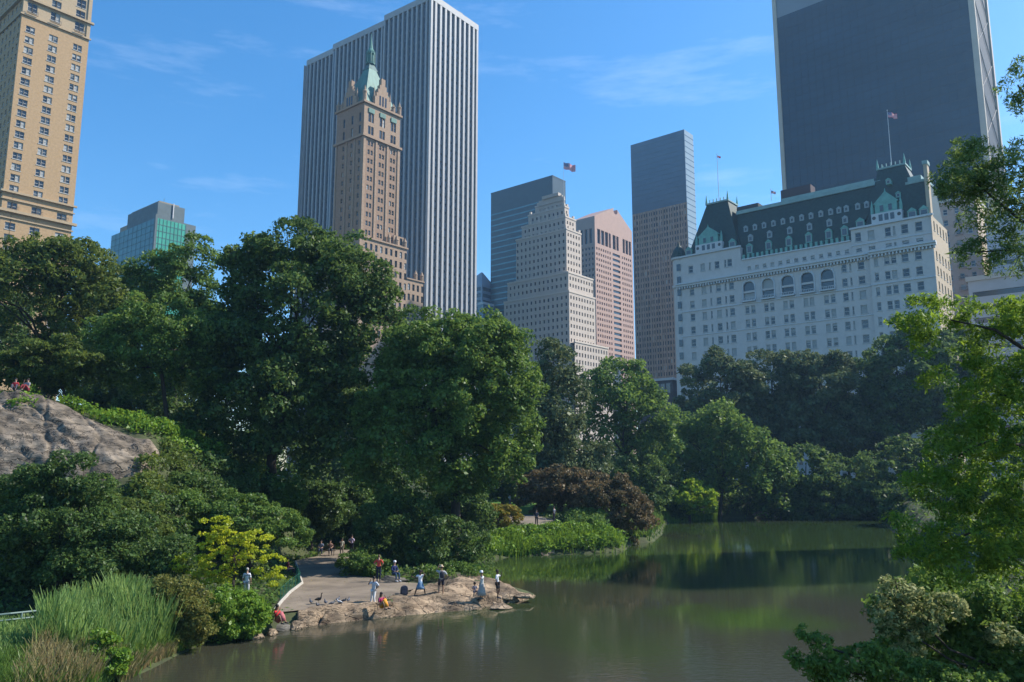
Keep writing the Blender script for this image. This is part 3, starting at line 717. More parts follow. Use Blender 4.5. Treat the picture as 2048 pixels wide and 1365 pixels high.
# --- pink granite tower with split pediment
def build_pediment():
    B = Bld('granite_tower', 'pink granite tower whose gabled top has a round notch', 'building', 1189, 432, 560)
    pk = mat('pink_granite', (.44, .29, .23), .8, .06, .3); X = lambda zx, zy: (940 + zx / 2.528, 240 + zy / 2.528)
    ze = B.ztop; WL = B.L(1142, 452)[0]; WR = B.R(1264, 470)[0]
    za = B.R(*X(730, 440))[1]; zb0 = B.R(*X(640, 548))[1]; zb1 = B.R(*X(640, 622))[1]
    za = max(za, ze + 5); um = B.R(*X(735, 440))[0]
    # three tall openings
    third = [(WR * a, WR * b) for a, b in ((.06, .14), (.16, .24), (.26, .34), (.36, .41), (.46, .54), (.56, .62), (.73, .79), (.81, .88), (.90, .96))]
    B.facade('R', 0, WR, zb1 - 1, ze, third, [(zb1, zb0)], pk, style='strip', dep=1.2, probs=(.8, .2, 0))
    colsR = [(u, u + 1.5) for u in np.arange(1.6, WR * .42, 2.9)] + [(WR * .45, WR * .65)] + [(u, u + 1.5) for u in np.arange(WR * .70, WR - 1.6, 2.9)]
    B.facade('R', 0, WR, 0, zb1 - 1.01, colsR, [(z, z + 2.0) for z in np.arange(zb1 - 5, 30, -4.0)], pk, style='none', dep=.8, probs=(.7, .28, .02))
    B.facade('L', 0, WL, zb1 - 1, ze, [(WL * .12 + 4 * k, WL * .12 + 2.4 + 4 * k) for k in range(6)], [(zb1, zb0)], pk, style='strip', dep=1.2, probs=(.8, .2, 0))
    B.facade('L', 0, WL, 0, zb1 - 1.01, [(u, u + 1.5) for u in np.arange(1.5, WL - 1.5, 2.9)], [(z, z + 2.0) for z in np.arange(zb1 - 5, 30, -4.0)], pk, style='none', dep=.8, probs=(.7, .28, .02))
    B.w.box(WR - .3, WR - .004, .02, WL, 0, ze, pk); B.w.box(.02, WR, WL - .3, WL + .004, 0, ze, pk)
    B.finish()
    # gable running back along the local Y axis, with a round notch at the ridge
    mb = MB(); r = 3.9; pts = [(0, ze), (WR, ze)]
    hh = za - ze; notch = []
    cxn, czn = um, za - 1.5
    for k in range(0, 13):
        an = math.pi * (.12 + (.76) * 0) ; 
    def edge(x): return ze + hh * (x / um if x < um else (WR - x) / (WR - um))
    xl, xr2 = cxn - r * .6, cxn + r * .6
    pr = [(xr2, edge(xr2))]
    a0 = math.atan2(edge(xr2) - (czn - r * .35), xr2 - cxn); a1 = math.atan2(edge(xl) - (czn - r * .35), xl - cxn)
    R0 = math.hypot(xr2 - cxn, edge(xr2) - (czn - r * .35)); R1 = math.hypot(xl - cxn, edge(xl) - (czn - r * .35))
    for k in range(1, 16):
        f = k / 16; an = a0 - f * (a0 + 2 * math.pi - a1); rr = R0 + (R1 - R0) * f
        pr.append((cxn + rr * math.cos(an), czn - r * .35 + rr * math.sin(an)))
    pr.append((xl, edge(xl)))
    prof = [(0, ze), (WR, ze)] + pr
    mb.poly([(x, 0, z) for x, z in prof], pk); mb.poly([(x, WL, z) for x, z in prof[::-1]], pk)
    for i in range(len(prof)):
        (x1, z1), (x2, z2) = prof[i], prof[(i + 1) % len(prof)]
        mb.quad((x1, 0, z1), (x1, WL, z1), (x2, WL, z2), (x2, 0, z2), pk)
    mb.build('pediment', B.root)
build_pediment()

# --- blue-grey glass tower, brown reflection painted on its lower half
def build_bluegrey():
    B = Bld('glass_tower', 'flat-topped blue-grey glass tower with brown lower half left of the white hotel', 'building', 1368, 259, 460)
    gl = mat('blue_grey_curtain', (.09, .14, .19), .25, .08, .1, spec=.6); br = mat('brown_reflection', (.36, .24, .17), .6, .35, .8, stretch=(1, 1, .12))
    lt = mat('side_pale_glass', (.25, .33, .38), .35, .1, .2); zt = B.ztop
    X = lambda zx, zy: (940 + zx / 2.528, 240 + zy / 2.528)
    WL = B.L(1261, 290)[0]; WR = B.R(1386, 272)[0]; zm = B.L(*X(1085, 418))[1]
    mb = MB(); mb.box(.3, WR - .01, .3, WL, 0, zt - .3, gl); mb.build('core', B.root)
    mb = MB(); mb.box(0, .29, 0, WL, zm, zt, gl); mb.build('curtain_wall', B.root)
    mb = MB(); mb.box(.3, WR, -.02, .28, 0, zt, lt); mb.build('side_wall', B.root)
    ln = mat('joint_dark', (.06, .09, .12), .4)
    for k in range(30):
        z = zt - 3.2 - 3.2 * k
        if z < zm + 1: break
        mb = MB(); mb.box(-.06, -.005, .2, WL - .2, z, z + .25, ln); mb.build('joint_line', B.root)
    for k in range(50):
        z = zt - 3.6 - 3.6 * k
        if z < 40: break
        mb = MB(); mb.box(.3, WR, -.1, -.025, z, z + .5, gl); mb.build('side_band', B.root)
    # lower half: another building's reflection put into wall colour and raised strips
    cols = [(u, u + .9) for u in np.arange(.8, WL - 1, 1.75)]
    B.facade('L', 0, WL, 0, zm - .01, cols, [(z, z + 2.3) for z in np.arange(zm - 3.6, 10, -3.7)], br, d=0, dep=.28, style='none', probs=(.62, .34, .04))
    B.finish()
    for k in range(0, 17):
        u = .2 + k * (WL - .7) / 16; mb = MB(); mb.box(-.25, -.004, u, u + .3, 0, zm - .2, mat('reflection_brown', (.36, .26, .20), .6, .2, .5)); mb.build('reflection_strip', B.root)
    # lower dark blocks at its foot
    blk = mat('near_black_wall', (.05, .05, .055), .5, .1, .2)
    B2 = Bld('low_building', 'low dark building with pale roof ledge at foot of blue-grey tower', 'building', 1345, 760, 300)
    zt2 = B2.ztop; WL2 = B2.L(1280, 768)[0]
    mb = MB(); mb.box(0, 20, 0, WL2, 0, zt2, blk); mb.build('wall', B2.root)
    mb = MB(); mb.box(-.3, 20.2, -.3, WL2 + .3, zt2, zt2 + .9, mat('pale_ledge', (.45, .5, .52), .6)); mb.build('ledge', B2.root)
    for k in range(6):
        mb = MB(); mb.box(-.08, -.01, 1 + k * WL2 / 6.2, 1 + k * WL2 / 6.2 + WL2 / 8, zt2 - 5, zt2 - 1.2, glass_mid); mb.build('window', B2.root)
build_bluegrey()

# --- big dark glass slab with pale travertine edges, right
def build_slab():
    B = Bld('slab_tower', 'giant black glass slab tower edged in pale stone, behind the white hotel', 'building', 1972, 270, 300, -48)
    dk = mat('black_glass', (.012, .032, .055), .3, .3, .03, spec=.4, stretch=(1, 1, 3)); tv = mat('travertine', (.50, .44, .36), .7, .06, .3)
    up = mat('grey_upper_band', (.19, .22, .25), .5, .05, .1); xb = mat('side_glass_dark', (.05, .055, .06), .6, spec=.2); xb2 = mat('brace_grey', (.26, .25, .24), .6)
    WL = B.L(1566, 372)[0]; zt = B.R(1972, -260)[1]; zt = 235
    zl = (B.L(1556, 33)[1] + B.L(1655, 0)[1]) / 2
    Wd = B.R(1999, 262)[0]; 
    mb = MB(); mb.box(.5, Wd, .6, WL - .1, 0, zt, dk); mb.build('core', B.root)
    mb = MB(); mb.box(.25, .49, 1.6, WL - 1.6, 0, zl, dk); mb.build('glass_face', B.root)
    mb = MB(); mb.box(.2, .49, 1.6, WL - 1.6, zl + .01, zt, up); mb.build('upper_band', B.root)
    for u0, u1 in ((-.6, 1.59), (WL - 1.59, WL + .2)):
        mb = MB(); mb.box(-.5, .9, u0, u1, 0, zt + 1, tv); mb.build('stone_edge', B.root)
    mb = MB(); mb.box(Wd - 2.2, Wd + .2, -.6, .59, 0, zt + 1, tv); mb.build('stone_edge', B.root)
    mb = MB(); mb.box(.9, Wd - 2.2, .1, .58, 0, zt, xb); mb.build('side_glass', B.root)
    for k in range(9):                               # cross bracing on the narrow side
        z0 = 40 + k * 20; mb = MB()
        mb.tube([(.9, -.1, z0), (Wd - 2.2, -.1, z0 + 20)], .2, xb2, 4); mb.tube([(Wd - 2.2, -.25, z0), (.9, -.25, z0 + 20)], .2, xb2, 4); mb.build('cross_brace', B.root)
    ln = mat('mullion_black', (.032, .042, .058), .4)
    for k in range(50):
        z = 60 + 3.9 * k
        if z > zl - 1: break
        mb = MB(); mb.box(.17, .248, 1.7, WL - 1.7, z, z + .22, ln); mb.build('floor_line', B.root)
    for k in range(1, 24):
        u = 1.6 + (WL - 3.2) * k / 24; mb = MB(); mb.box(.1, .168, u - .05, u + .05, 0, zl, ln); mb.build('mullion', B.root)
build_slab()

# --- white chateau hotel
def build_hotel():
    B = Bld('grand_hotel', 'long white hotel with dark green mansard roof and copper gables', 'building', 1869, 492, 200)
    P = lambda zx, zy, d=0: B.L(1320 + zx / 2.275, 200 + zy / 2.275, d)
    wh = mat('white_brick', (.56, .52, .49), .8, .06, .6); tr = mat('white_trim', (.56, .57, .58), .75)
    slate = mat('green_slate', (.016, .042, .036), .55, .35, 1.5); cop = mat('verdigris', (.15, .36, .31), .6, .2, .8); cpl = mat('pale_copper', (.24, .36, .34), .6, .15, .5)
    zc = B.ztop
    p = (P(785, 905)[1] - P(785, 1103)[1]) / 3
    zr0 = P(785, 905)[1]                                  # centre of first full row under the arches
    uR = P(870, 600)[0]; uE = P(1250, 665)[0]; uLp = P(368, 735)[0]; uW = P(80, 855)[0]; uDark = P(965, 800)[0]
    c = lambda zx, w, zy=1000: (P(zx, zy)[0] - w / 2, P(zx, zy)[0] + w / 2)
    colsA = [c(150, 1.5), c(205, 1.5), c(237, .55), c(272, 1.5), c(305, .55), c(332, 1.5)]
    colsM = sum([[c(a_, 1.25), c(b_, 1.25)] for a_, b_ in ((400, 427), (487, 514), (575, 604), (669, 697), (764, 794))], [])
    colsB = [c(853, 1.4), c(883, .5), c(932, 1.7)]
    colsC = [c(1008, 1.0), c(1058, 1.3), c(1090, 1.3), c(1143, 1.7), c(1205, 1.6)]
    rows = [(zr0 - k * p - 1.15, zr0 - k * p + 1.15) for k in range(0, 13)]
    rup = [(zr0 + k * p - 1.1, zr0 + k * p + 1.1) for k in (1, 2)]
    zal = zr0 + .55 * p
    allc = sorted(colsA + colsM + colsB + colsC)
    # main wall, below the arched storey
    B.facade('L', uDark, uW, 0, zal, colsA + colsM + colsB, rows, wh, probs=(.35, .4, .25))
    B.facade('L', 0, uDark, 0, zal, colsC, rows, wh, d=-1.2, probs=(.4, .45, .15)); B.w.quad((-1.2, uDark, 0), (0, uDark, 0), (0, uDark, zc), (-1.2, uDark, zc), wh)
    midL, midR = P(370, 900)[0], P(815, 800)[0]
    B.facade('L', midL, uW, zal, zc, colsA, rup, wh, probs=(.35, .4, .25)); B.facade('L', uDark, midR, zal, zc, colsB, rup, wh)
    B.facade('L', 0, uDark, zal, zc, colsC, rup, wh, d=-1.2)
    # five arched double-height windows
    arch = [P(a_, 870)[0] for a_ in (405, 492, 582, 673, 765)]
    B.facade('L', midR, midL, zal, zc, [(a_ - 1.7, a_ + 1.7) for a_ in arch], [(zal + .8, zal + 2.9), (zal + 3.5, zal + 6.2)], wh, style='strip', dep=.5, probs=(.35, .55, .1))
    for a_ in arch:
        mb = MB(); n = 10; z0 = zal + 3.6; r = 1.72
        for k in range(n):                         # stone corners that round off the opening, and the archivolt
            t0, t1 = math.pi * k / n, math.pi * (k + 1) / n
            q0 = (a_ + r * math.cos(t0), z0 + 1.0 + r * math.sin(t0)); q1 = (a_ + r * math.cos(t1), z0 + 1.0 + r * math.sin(t1))
            mb.poly([(-.06, q0[0], q0[1]), (-.06, q1[0], q1[1]), (-.06, q1[0], z0 + 2.9), (-.06, q0[0], z0 + 2.9)], tr)
        pts = [(-.12, a_ + 1.95 * math.cos(math.pi * k / 12), z0 + 1.0 + 1.95 * math.sin(math.pi * k / 12)) for k in range(13)]
        mb.tube([(-.12, a_ + 1.95, zal + .6)] + pts + [(-.12, a_ - 1.95, zal + .6)], .2, tr, 5); mb.build('arch', B.root)
        mb = MB(); mb.box(-1.0, -.01, a_ - 2.1, a_ + 2.1, zal + .15, zal + .5, tr)
        for q in range(9): mb.box(-.95, -.85, a_ - 2 + q * .49, a_ - 1.9 + q * .49, zal + .5, zal + 1.2, tr)
        mb.box(-1.0, -.8, a_ - 2.1, a_ + 2.1, zal + 1.2, zal + 1.32, tr); mb.build('balcony', B.root)
    def course(z, h, o, u0=0, u1=None, d=0., m=tr, name='cornice'):
        u1 = uW if u1 is None else u1
        mb = MB(); mb.box(d - o, d - .004, u0, u1, z, z + h, m); mb.build(name, B.root)
    course(zal - .35, .35, .25, uDark, uW, name='string_course'); course(zal - .35, .35, .25, 0, uDark, -1.2, name='string_course')
    course(zr0 - 1.45 * p, .25, .18, uDark, uW, name='string_course')
    # main cornice with dark bracket row
    for (u0, u1, d) in ((uDark, uW, 0), (-.8, uDark, -1.2)):
        course(zc - .2, .6, .9, u0, u1, d); course(zc + .4, .5, 1.3, u0, u1, d)
        mb = MB()
        for u in np.arange(u0 + .3, u1 - .3, .9): mb.box(d - .75, d - .01, u, u + .38, zc - .9, zc - .21, tr)
        mb.build('bracket_row', B.root)
    # attic above the cornice
    zm = P(600, 690)[1]; zRp = P(900, 588)[1]; zLp = P(200, 700)[1]
    zA = zc + .9
    B.facade('L', uR, uLp, zA - .9, zm, [(x - .55, x + .55) for x in np.arange(uR + 1.5, uLp - 1, 2.35)], [(zA + .9, zA + 2.0)], wh, style='std', probs=(.4, .5, .1))
    B.facade('L', uLp, uW, zA - .9, zLp, [c(140, 1.5, 775), c(195, 1.5, 775), c(228, .6, 775), c(260, 1.5, 775), c(298, .6, 775), c(318, 1.5, 775)], [(zA + 3.0, zA + 5.3)], wh)
    B.facade('L', 0, uR, zA - .9, zRp, [c(905, 1.5, 650), c(965, 1.7, 650), c(1042, 1.5, 650), c(1072, .6, 650), c(1120, 1.7, 650), c(1185, 1.7, 650)], [(zA + 3.6, zA + 6.1), (zA + .7, zA + 1.7)], wh, d=-.4)
    B.w.quad((-.4, uR, zA), (6, uR, zA), (6, uR, zRp), (-.4, uR, zRp), wh); B.w.quad((0, uLp, zA), (0, uLp, zLp), (6, uLp, zLp), (6, uLp, zA), wh)
    course(zRp - .1, .5, .5, -.4, uR + .3, -.4); course(zLp - .1, .5, .5, uLp - .3, uW, 0); course(zm - .1, .35, .35, uR + .31, uLp - .31, 0)
    course(zA + 2.5, .3, .2, 0, uR, -.4, name='string_course')
    # right-hand (sunlit) end wall, bay and return
    WE = 17
    lim = mat('sunlit_wall_tone', (.46, .37, .26), .8, .06, .5)  # yellow sunlight put into the end wall's colour, chimney shares it
    B.facade('R', -1.2, WE, 0, zRp, [(1 + 3.4 * k, 2.3 + 3.4 * k) for k in range(5)], rows + rup + [(zA + 3.6, zA + 6.1)], lim, d=0, probs=(.5, .4, .1))
    B.w.quad((WE, 0, 0), (WE, uW, 0), (WE, uW, zc), (WE, 0, zc), wh)
    B.w.quad((0, uW, 0), (0, uW, zLp), (WE, uW, zLp), (WE, uW, 0), wh)
    # balustrade and pinnacles along the middle parapet
    for k in range(22):
        u = uR + 1 + (uLp - uR - 2) * k / 21
        mb = MB(); mb.box(-.3, .4, u - .35, u + .35, zm + .26, zm + 1.5, cop); mb.build('merlon', B.root)
    # mansard roofs
    dR = 5.5
    zrl = P(335, 535, dR)[1]; zrr = P(960, 385, dR)[1]; zrt = (zrl + zrr) / 2
    uA, uB = P(985, 420)[0], P(318, 560)[0]
    mb = MB(); mb.frustum(.6, WE - .5, uR - 1, uLp + 1, zm, dR, WE - 6, uA, uB, zrt, slate); mb.build('mansard_roof', B.root)
    mb = MB(); mb.box(dR - .6, dR + 1.2, uA, uB, zrt - .1, zrt + 1.0, cpl); mb.box(dR + 1.2, WE - 7, uA, uB, zrt + .2, zrt + .6, cpl)
    mb.box(dR + .8, dR + 4, uA + 2, uB - 14, zrt + 1.01, zrt + 2.3, cpl); mb.build('roof_trim', B.root)
    def rd(z): return .6 + (dR - .6) * (z - zm) / (zrt - zm)
    dcol = [P(zx, 620)[0] for zx in (397, 485, 578, 670, 762, 835)]
    allrows = [(zm + 2.0, dcol, 1.5, 2.4), (zm + 6.0, dcol, 1.1, 1.7), (zm + 9.6, [P(zx, 560)[0] for zx in (368, 410, 452, 496, 540, 582, 627, 670, 716, 762, 800, 835, 888, 930)], .9, 1.5)]
    def dormer(u, z, w, h, f, m=cop, name='dormer'):
        d = f(z); mb = MB()
        mb.box(d - .15, d + 1.6, u - w / 2 - .2, u + w / 2 + .2, z, z + h, m)
        mb.poly([(d - .25, u - w / 2 - .35, z + h), (d - .25, u, z + h + w * .55), (d - .25, u + w / 2 + .35, z + h)], m)
        mb.poly([(d - .25, u - w / 2 - .35, z + h), (d + 2.4, u - w / 2 - .35, z + h), (d + 2.4, u, z + h + w * .55), (d - .25, u, z + h + w * .55)], m)
        mb.poly([(d - .25, u + w / 2 + .35, z + h), (d - .25, u, z + h + w * .55), (d + 2.4, u, z + h + w * .55), (d + 2.4, u + w / 2 + .35, z + h)], m)
        o = mb.build(name, B.root)
        w_ = MB(); w_.box(d - .2, d - .151, u - w / 2, u + w / 2, z + .25, z + h - .15, glass_blind); w_.box(d - .22, d - .201, u - w / 2 + .15, u + w / 2 - .15, z + .35, z + h - .3, glass_mid); w_.build('window', o)
    gm_ = mat('grey_trim', (.30, .35, .37), .6)
    for z, us, w_, h_ in allrows:
        for u in us: dormer(u, z, w_, h_, rd, gm_ if h_ < 2 else cop)
    # pavilions
    def pavilion(u0, u1, zb, tl, tr_, gz, gw, dd):
        (ta, zta), (tb, ztb) = tl, tr_
        zt = (zta + ztb) / 2
        uc = (u0 + u1) / 2
        mb = MB(); mb.frustum(.4, 16, u0 + .4, u1 - .4, zb, dd, 12, min(ta, tb), max(ta, tb), zt, slate); mb.build('mansard_roof', B.root)
        mb = MB(); a0, a1 = min(ta, tb), max(ta, tb)
        mb.box(dd - .3, 12.3, a0 - .3, a1 + .3, zt, zt + .5, cpl)
        for u in np.linspace(a0, a1, 7): mb.box(dd - .2, dd + .1, u - .12, u + .12, zt + .5, zt + 1.5, cpl)
        mb.build('roof_trim', B.root)
        for u in (a0, a1):
            for d in (dd, 12):
                mb = MB(); mb.tube([(d, u, zt + .5), (d, u, zt + 1.6), (d, u, zt + 3.3)], [.38, .28, .05], cop, 6); mb.build('finial', B.root)
        return zt, uc
    D1 = 6.
    tl, tr_ = P(990, 318, D1), P(1113, 300, D1)
    zt1, _ = pavilion(P(1232, 545)[0], P(928, 600)[0], zRp + .3, tl, tr_, 0, 0, D1)
    D2 = 5.
    tl2, tr2 = P(212, 478, D2), P(308, 462, D2)
    zt2, _ = pavilion(P(362, 690)[0], P(120, 720)[0], zLp + .3, tl2, tr2, 0, 0, D2)
    # copper gable dormers in front of the pavilions
    def gable(zxc, zyb, zyt, w, nwin, zb):
        uc, _ = P(zxc, zyb); zt = P(zxc, zyt)[1]; hh = zt - zb; mb = MB()
        mb.box(-.55, 3, uc - w / 2, uc + w / 2, zb, zb + hh * .30, tr)
        o = mb.build('gable', B.root)
        mb = MB(); mb.box(-.5, 2.6, uc - w * .36, uc + w * .36, zb + hh * .30, zb + hh * .58, cop)
        mb.hexa([(-.5, uc - w * .42, zb + hh * .58), (3.5, uc - w * .42, zb + hh * .58), (3.5, uc + w * .42, zb + hh * .58), (-.5, uc + w * .42, zb + hh * .58),
                 (-.5, uc - .08, zb + hh * .93), (3.5, uc - .08, zb + hh * .93), (3.5, uc + .08, zb + hh * .93), (-.5, uc + .08, zb + hh * .93)], cop)
        mb.tube([(-.3, uc, zb + hh * .9), (-.3, uc, zb + hh * 1.03)], [.25, .05], cop, 5); mb.build('copper_gable', o)
        for s_ in (-1, 0, 1):
            mb = MB(); mb.box(-.6, -.556, uc + s_ * w * .19 - .5, uc + s_ * w * .19 + .5, zb + .5, zb + hh * .25, glass_mid); mb.build('window', o)
        for s_ in (-1, 1):
            mb = MB(); mb.box(-.56, -.51, uc + s_ * w * .14 - .45, uc + s_ * w * .14 + .45, zb + hh * .34, zb + hh * .52, glass_mid); mb.build('window', o)
            mb = MB(); mb.tube([(0, uc + s_ * w * .47, zb + hh * .3), (0, uc + s_ * w * .47, zb + hh * .5), (0, uc + s_ * w * .47, zb + hh * .72)], [.45, .4, .05], cop, 6); mb.build('pinnacle', o)
            mb = MB(); mb.lathe([(.5, -.06), (.5, 0)], frame_dark, (0, 0, 0), 10)
            oo = mb.build('round_window', o); oo.rotation_euler = (0, R_(-90), 0); oo.location = (-.56, uc + s_ * w * .41, zb + hh * .17)
    gable(1035, 560, 405, P(965, 560)[0] - P(1105, 545)[0], 3, zRp + .4)
    gable(225, 700, 570, P(165, 700)[0] - P(285, 690)[0], 3, zLp + .4)
    for zx, zb in ((910, zRp), (1150, zRp), (1205, zRp), (130, zLp), (330, zLp)):
        u = P(zx, 560 if zb == zRp else 700)[0]
        dormer(u, zb + .4, 1.8, 1.8, lambda z: .2)
    for zx, zz in ((1040, 370), (1085, 430)):
        u, z = P(zx, zz, 3.)
        dormer(u, z - 1, .9, 1.3, lambda z: 2.8)
    # right-hand roof end and chimney
    ue = P(1235, 500)[0]
    uq = P(1118, 400, 3)[0]; zq = P(1170, 378, 3)[1]
    mb = MB(); mb.frustum(.8, 16.5, .5, uq, zRp + .3, 3, 13, 1.2, uq, zq, slate); mb.box(2.7, 13.3, 1., uq, zq, zq + .7, cpl); mb.box(3.4, 12, 2.5, uq - .5, zq + .7, zq + 2.2, cpl); mb.build('roof_end', B.root)
    mb = MB(); mb.box(.2, 2.4, .2, 1.1, zRp, zt1 - 3.2, lim); mb.box(.0, 2.6, .0, 1.3, zt1 - 3.2, zt1 - 2.2, cpl); mb.build('chimney', B.root)
    # left-hand round corner turret
    mb = MB(); mb.lathe([(2.0, 0), (2.0, zc - .5), (2.4, zc), (2.4, zc + .8), (2.0, zc + .9), (2.0, zLp - .5), (2.5, zLp - .2), (2.5, zLp + .4)], wh, (1.6, uW, 0), 18)
    o = mb.build('corner_turret', B.root)
    mb = MB(); mb.lathe([(2.45, zLp + .4), (2.3, zLp + 1.6), (1.6, zLp + 3.2), (.5, zLp + 4.6), (.1, zLp + 6.2)], slate, (1.6, uW, 0), 18); mb.build('turret_cap', o)
    for k in range(14):
        z = zLp - 4.2 - p * k
        if z < 12: break
        mb = MB(); an = R_(200)
        x, y = 1.6 + 2.0 * math.cos(an), uW + 2.0 * math.sin(an)
        mb.box(x - .12, x + .05, y - .6, y + .6, z, z + 2.2, glass_mid); mb.build('window', o)
    # roofscape behind: dark plant rooms, flagpoles
    mb = MB(); mb.box(7, 10.9, P(340, 470, 8)[0] - 8, P(340, 470, 8)[0] - 1, zrt - .2, zrt + 3, mat('roof_dark', (.05, .05, .05), .8)); mb.build('plant_room', B.root)
    u0, _z = P(690, 400, 8); mb = MB(); mb.box(7, 10.9, u0, u0 + 9, zrt - .2, P(640, 398, 8)[1], mat('maroon_plant', (.07, .045, .05), .8)); mb.build('plant_room', B.root)
    B.finish()
    return B, (zt1, zt2, zrt), (tl, tr_, tl2, tr2, D1, D2)
hotelB, hz, hp = build_hotel()

# --- beige block with balconies right of the hotel, and low grey building at the right edge
def build_right_blocks():
    B = Bld('apartment_block', 'beige block with small balconies just right of the white hotel', 'building', 1950, 395, 262)
    w1 = mat('beige_shaded', (.42, .31, .25), .85, .08, .6); w2 = mat('beige_sunlit', (.60, .48, .33), .8, .08, .6)  # shade put into the left face's colour, warm sun into the right's
    zt = B.ztop; WL = 24; WR = B.R(1976, 405)[0]
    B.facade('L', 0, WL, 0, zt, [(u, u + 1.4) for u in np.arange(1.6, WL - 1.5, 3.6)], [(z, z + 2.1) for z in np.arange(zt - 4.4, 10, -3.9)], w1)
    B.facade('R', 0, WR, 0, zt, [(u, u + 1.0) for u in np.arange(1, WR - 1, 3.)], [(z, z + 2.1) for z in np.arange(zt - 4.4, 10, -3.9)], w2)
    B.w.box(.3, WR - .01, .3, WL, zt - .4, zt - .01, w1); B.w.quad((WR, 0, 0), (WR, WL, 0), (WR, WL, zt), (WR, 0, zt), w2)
    mb = MB(); mb.box(-.4, WR + .4, -.4, WL + .4, zt, zt + 1, mat('pale_coping', (.5, .47, .42), .8)); mb.build('parapet', B.root)
    iron = mat('balcony_iron', (.05, .05, .05), .6)
    for k in range(9):
        for u in (5.0, 12.2):
            z = zt - 8.4 - 3.9 * k; mb = MB(); mb.box(-1, -.3, u - .6, u + 2, z, z + .15, w1)
            for q in range(7): mb.box(-1, -.93, u - .6 + q * .42, u - .53 + q * .42, z + .15, z + 1., iron)
            mb.box(-1.02, -.92, u - .6, u + 2, z + 1., z + 1.08, iron); mb.build('balcony', B.root)
    B.finish()
    B = Bld('grey_building', 'pale grey building with wide horizontal bands at the right edge', 'building', 2100, 415, 240)
    g = mat('pale_grey_panel', (.42, .44, .47), .7, .05, .3); zt = B.ztop; WL = B.L(1972, 470)[0]
    B.facade('L', 0, WL, 0, zt, [(1, WL * .48), (WL * .52, WL - 1)], [(z, z + 1.5) for z in np.arange(zt - 12, 10, -4.2)], g, style='dark', probs=(.2, .8, 0))
    B.w.box(0, 20, 0, WL, zt, zt + .8, g); B.w.quad((20, 0, 0), (20, WL, 0), (20, WL, zt), (20, 0, zt), g); B.w.quad((20, WL, 0), (0, WL, 0), (0, WL, zt), (20, WL, zt), g)
    B.finish()
    B = Bld('low_annex', 'low pale block with white ledge right of the beige block', 'building', 2120, 540, 222)
    zt = B.ztop; WL = B.L(1938, 592)[0]
    B.facade('L', 0, WL, 0, zt, [(1, WL - 1)], [(z, z + 1.6) for z in np.arange(zt - 5, 8, -4.)], g, style='dark', probs=(.2, .8, 0))
    mb = MB(); mb.box(-.6, 18, -.5, WL + .5, zt, zt + 1.4, mat('pale_coping', (.5, .47, .42), .8)); mb.build('parapet', B.root)
    B.finish()
build_right_blocks()

# --- tall hotel slab along the park's south side, just outside the frame to the right; its long shadow crosses the pond
def build_side_hotel():
    r = empty('side_hotel', (196, 119, 0), math.atan2(-.643, .766), 'tall pale hotel slab further right along the street past the white hotel', 'building')
    w1 = mat('pale_slab_stone', (.42, .40, .36), .8, .06, .3); mb = MB(); mb.box(-8, 8, 0, 18, 0, 184, w1); mb.build('wall', r)
    for k in range(46):
        z = 8 + 3.6 * k; mb = MB(); mb.box(-7, 7, -.06, -.005, z, z + 1.7, glass_mid); mb.build('window_band', r)
    mb = MB(); mb.box(-4, 4, 4, 12, 184, 187, w1); mb.build('plant_room', r)
build_side_hotel()

# --- flags
def flag(px, py_foot, py_top, D, fl, label, w=3.0, star=True):
    foot = at(px, py_foot, D); top = at(px, py_top, D); h = top.z - foot.z
    r = empty('flagpole', foot, 0, label, 'flagpole')
    pm_ = mat('pole_paint', (.6, .6, .6), .4)
    mb = MB(); mb.tube([(0, 0, 0), (0, 0, h)], [max(.09, h * .006), .06], pm_, 8); mb.lathe([(.02, 0), (.16, .12), (.16, .2), (.02, .32)], pm_, (0, 0, h), 8); mb.build('pole', r)
    red = mat('flag_red', (.80, .03, .06), .8); whi = mat('flag_white', (.75, .72, .72), .8); blu = mat('flag_blue', (.03, .05, .25), .8)
    mb = MB(); nx, ny = 24, 13; hh = w * .55
    def fp(i, j):
        x = w * i / nx; return (x * .93, .32 * math.sin(i * .42) * (i / nx) ** .6 * w * .35, h - .25 - hh * j / ny - .28 * x * (1 + .15 * math.sin(i * .5)))
    for i in range(nx):
        for j in range(ny):
            m = red if j % 2 == 0 else whi
            if i < 10 and j < 7: m = whi if (star and i % 2 == 1 and j % 2 == 1) else blu
            if fl == 'red': m = red if j % 2 == 0 or i > 12 else whi
            mb.quad(fp(i, j), fp(i, j + 1), fp(i + 1, j + 1), fp(i + 1, j), m)
    mb.smooth = True; mb.build('flag', r)
flag(1128, 404, 324, 432, 'us', 'flagpole with striped flag on top of the cream stepped tower', 7.2)
flag(1438, 402, 310, 246, 'red', 'thin flagpole with small red flag above left end of hotel roof', 1.2)
flag(1783, 330, 222, 214, 'us', 'flagpole with red and white flag above right end of hotel roof', 2.8)
flag(1543, 402, 380, 234, 'us', 'short flagpole with drooping dark flag at middle of hotel roof', 1.5)

# ================================================================== vegetation
def hit(px, py, lo=8., hi=400.):
    """where the sight line of a photo pixel meets the ground"""
    d = ray(px, py); ys = np.geomspace(lo, hi, 500)
    X = d.x / d.y * ys; Z = H + d.z / d.y * ys; T = np.maximum(terr(X, ys), 0)
    k = np.nonzero(Z <= T)[0]
    if len(k) == 0: k = [int(np.argmin(np.where(ys < 110, Z - T, 1e9)))]
    y = ys[k[0]]; return Vector((X[k[0]], y, T[k[0]]))

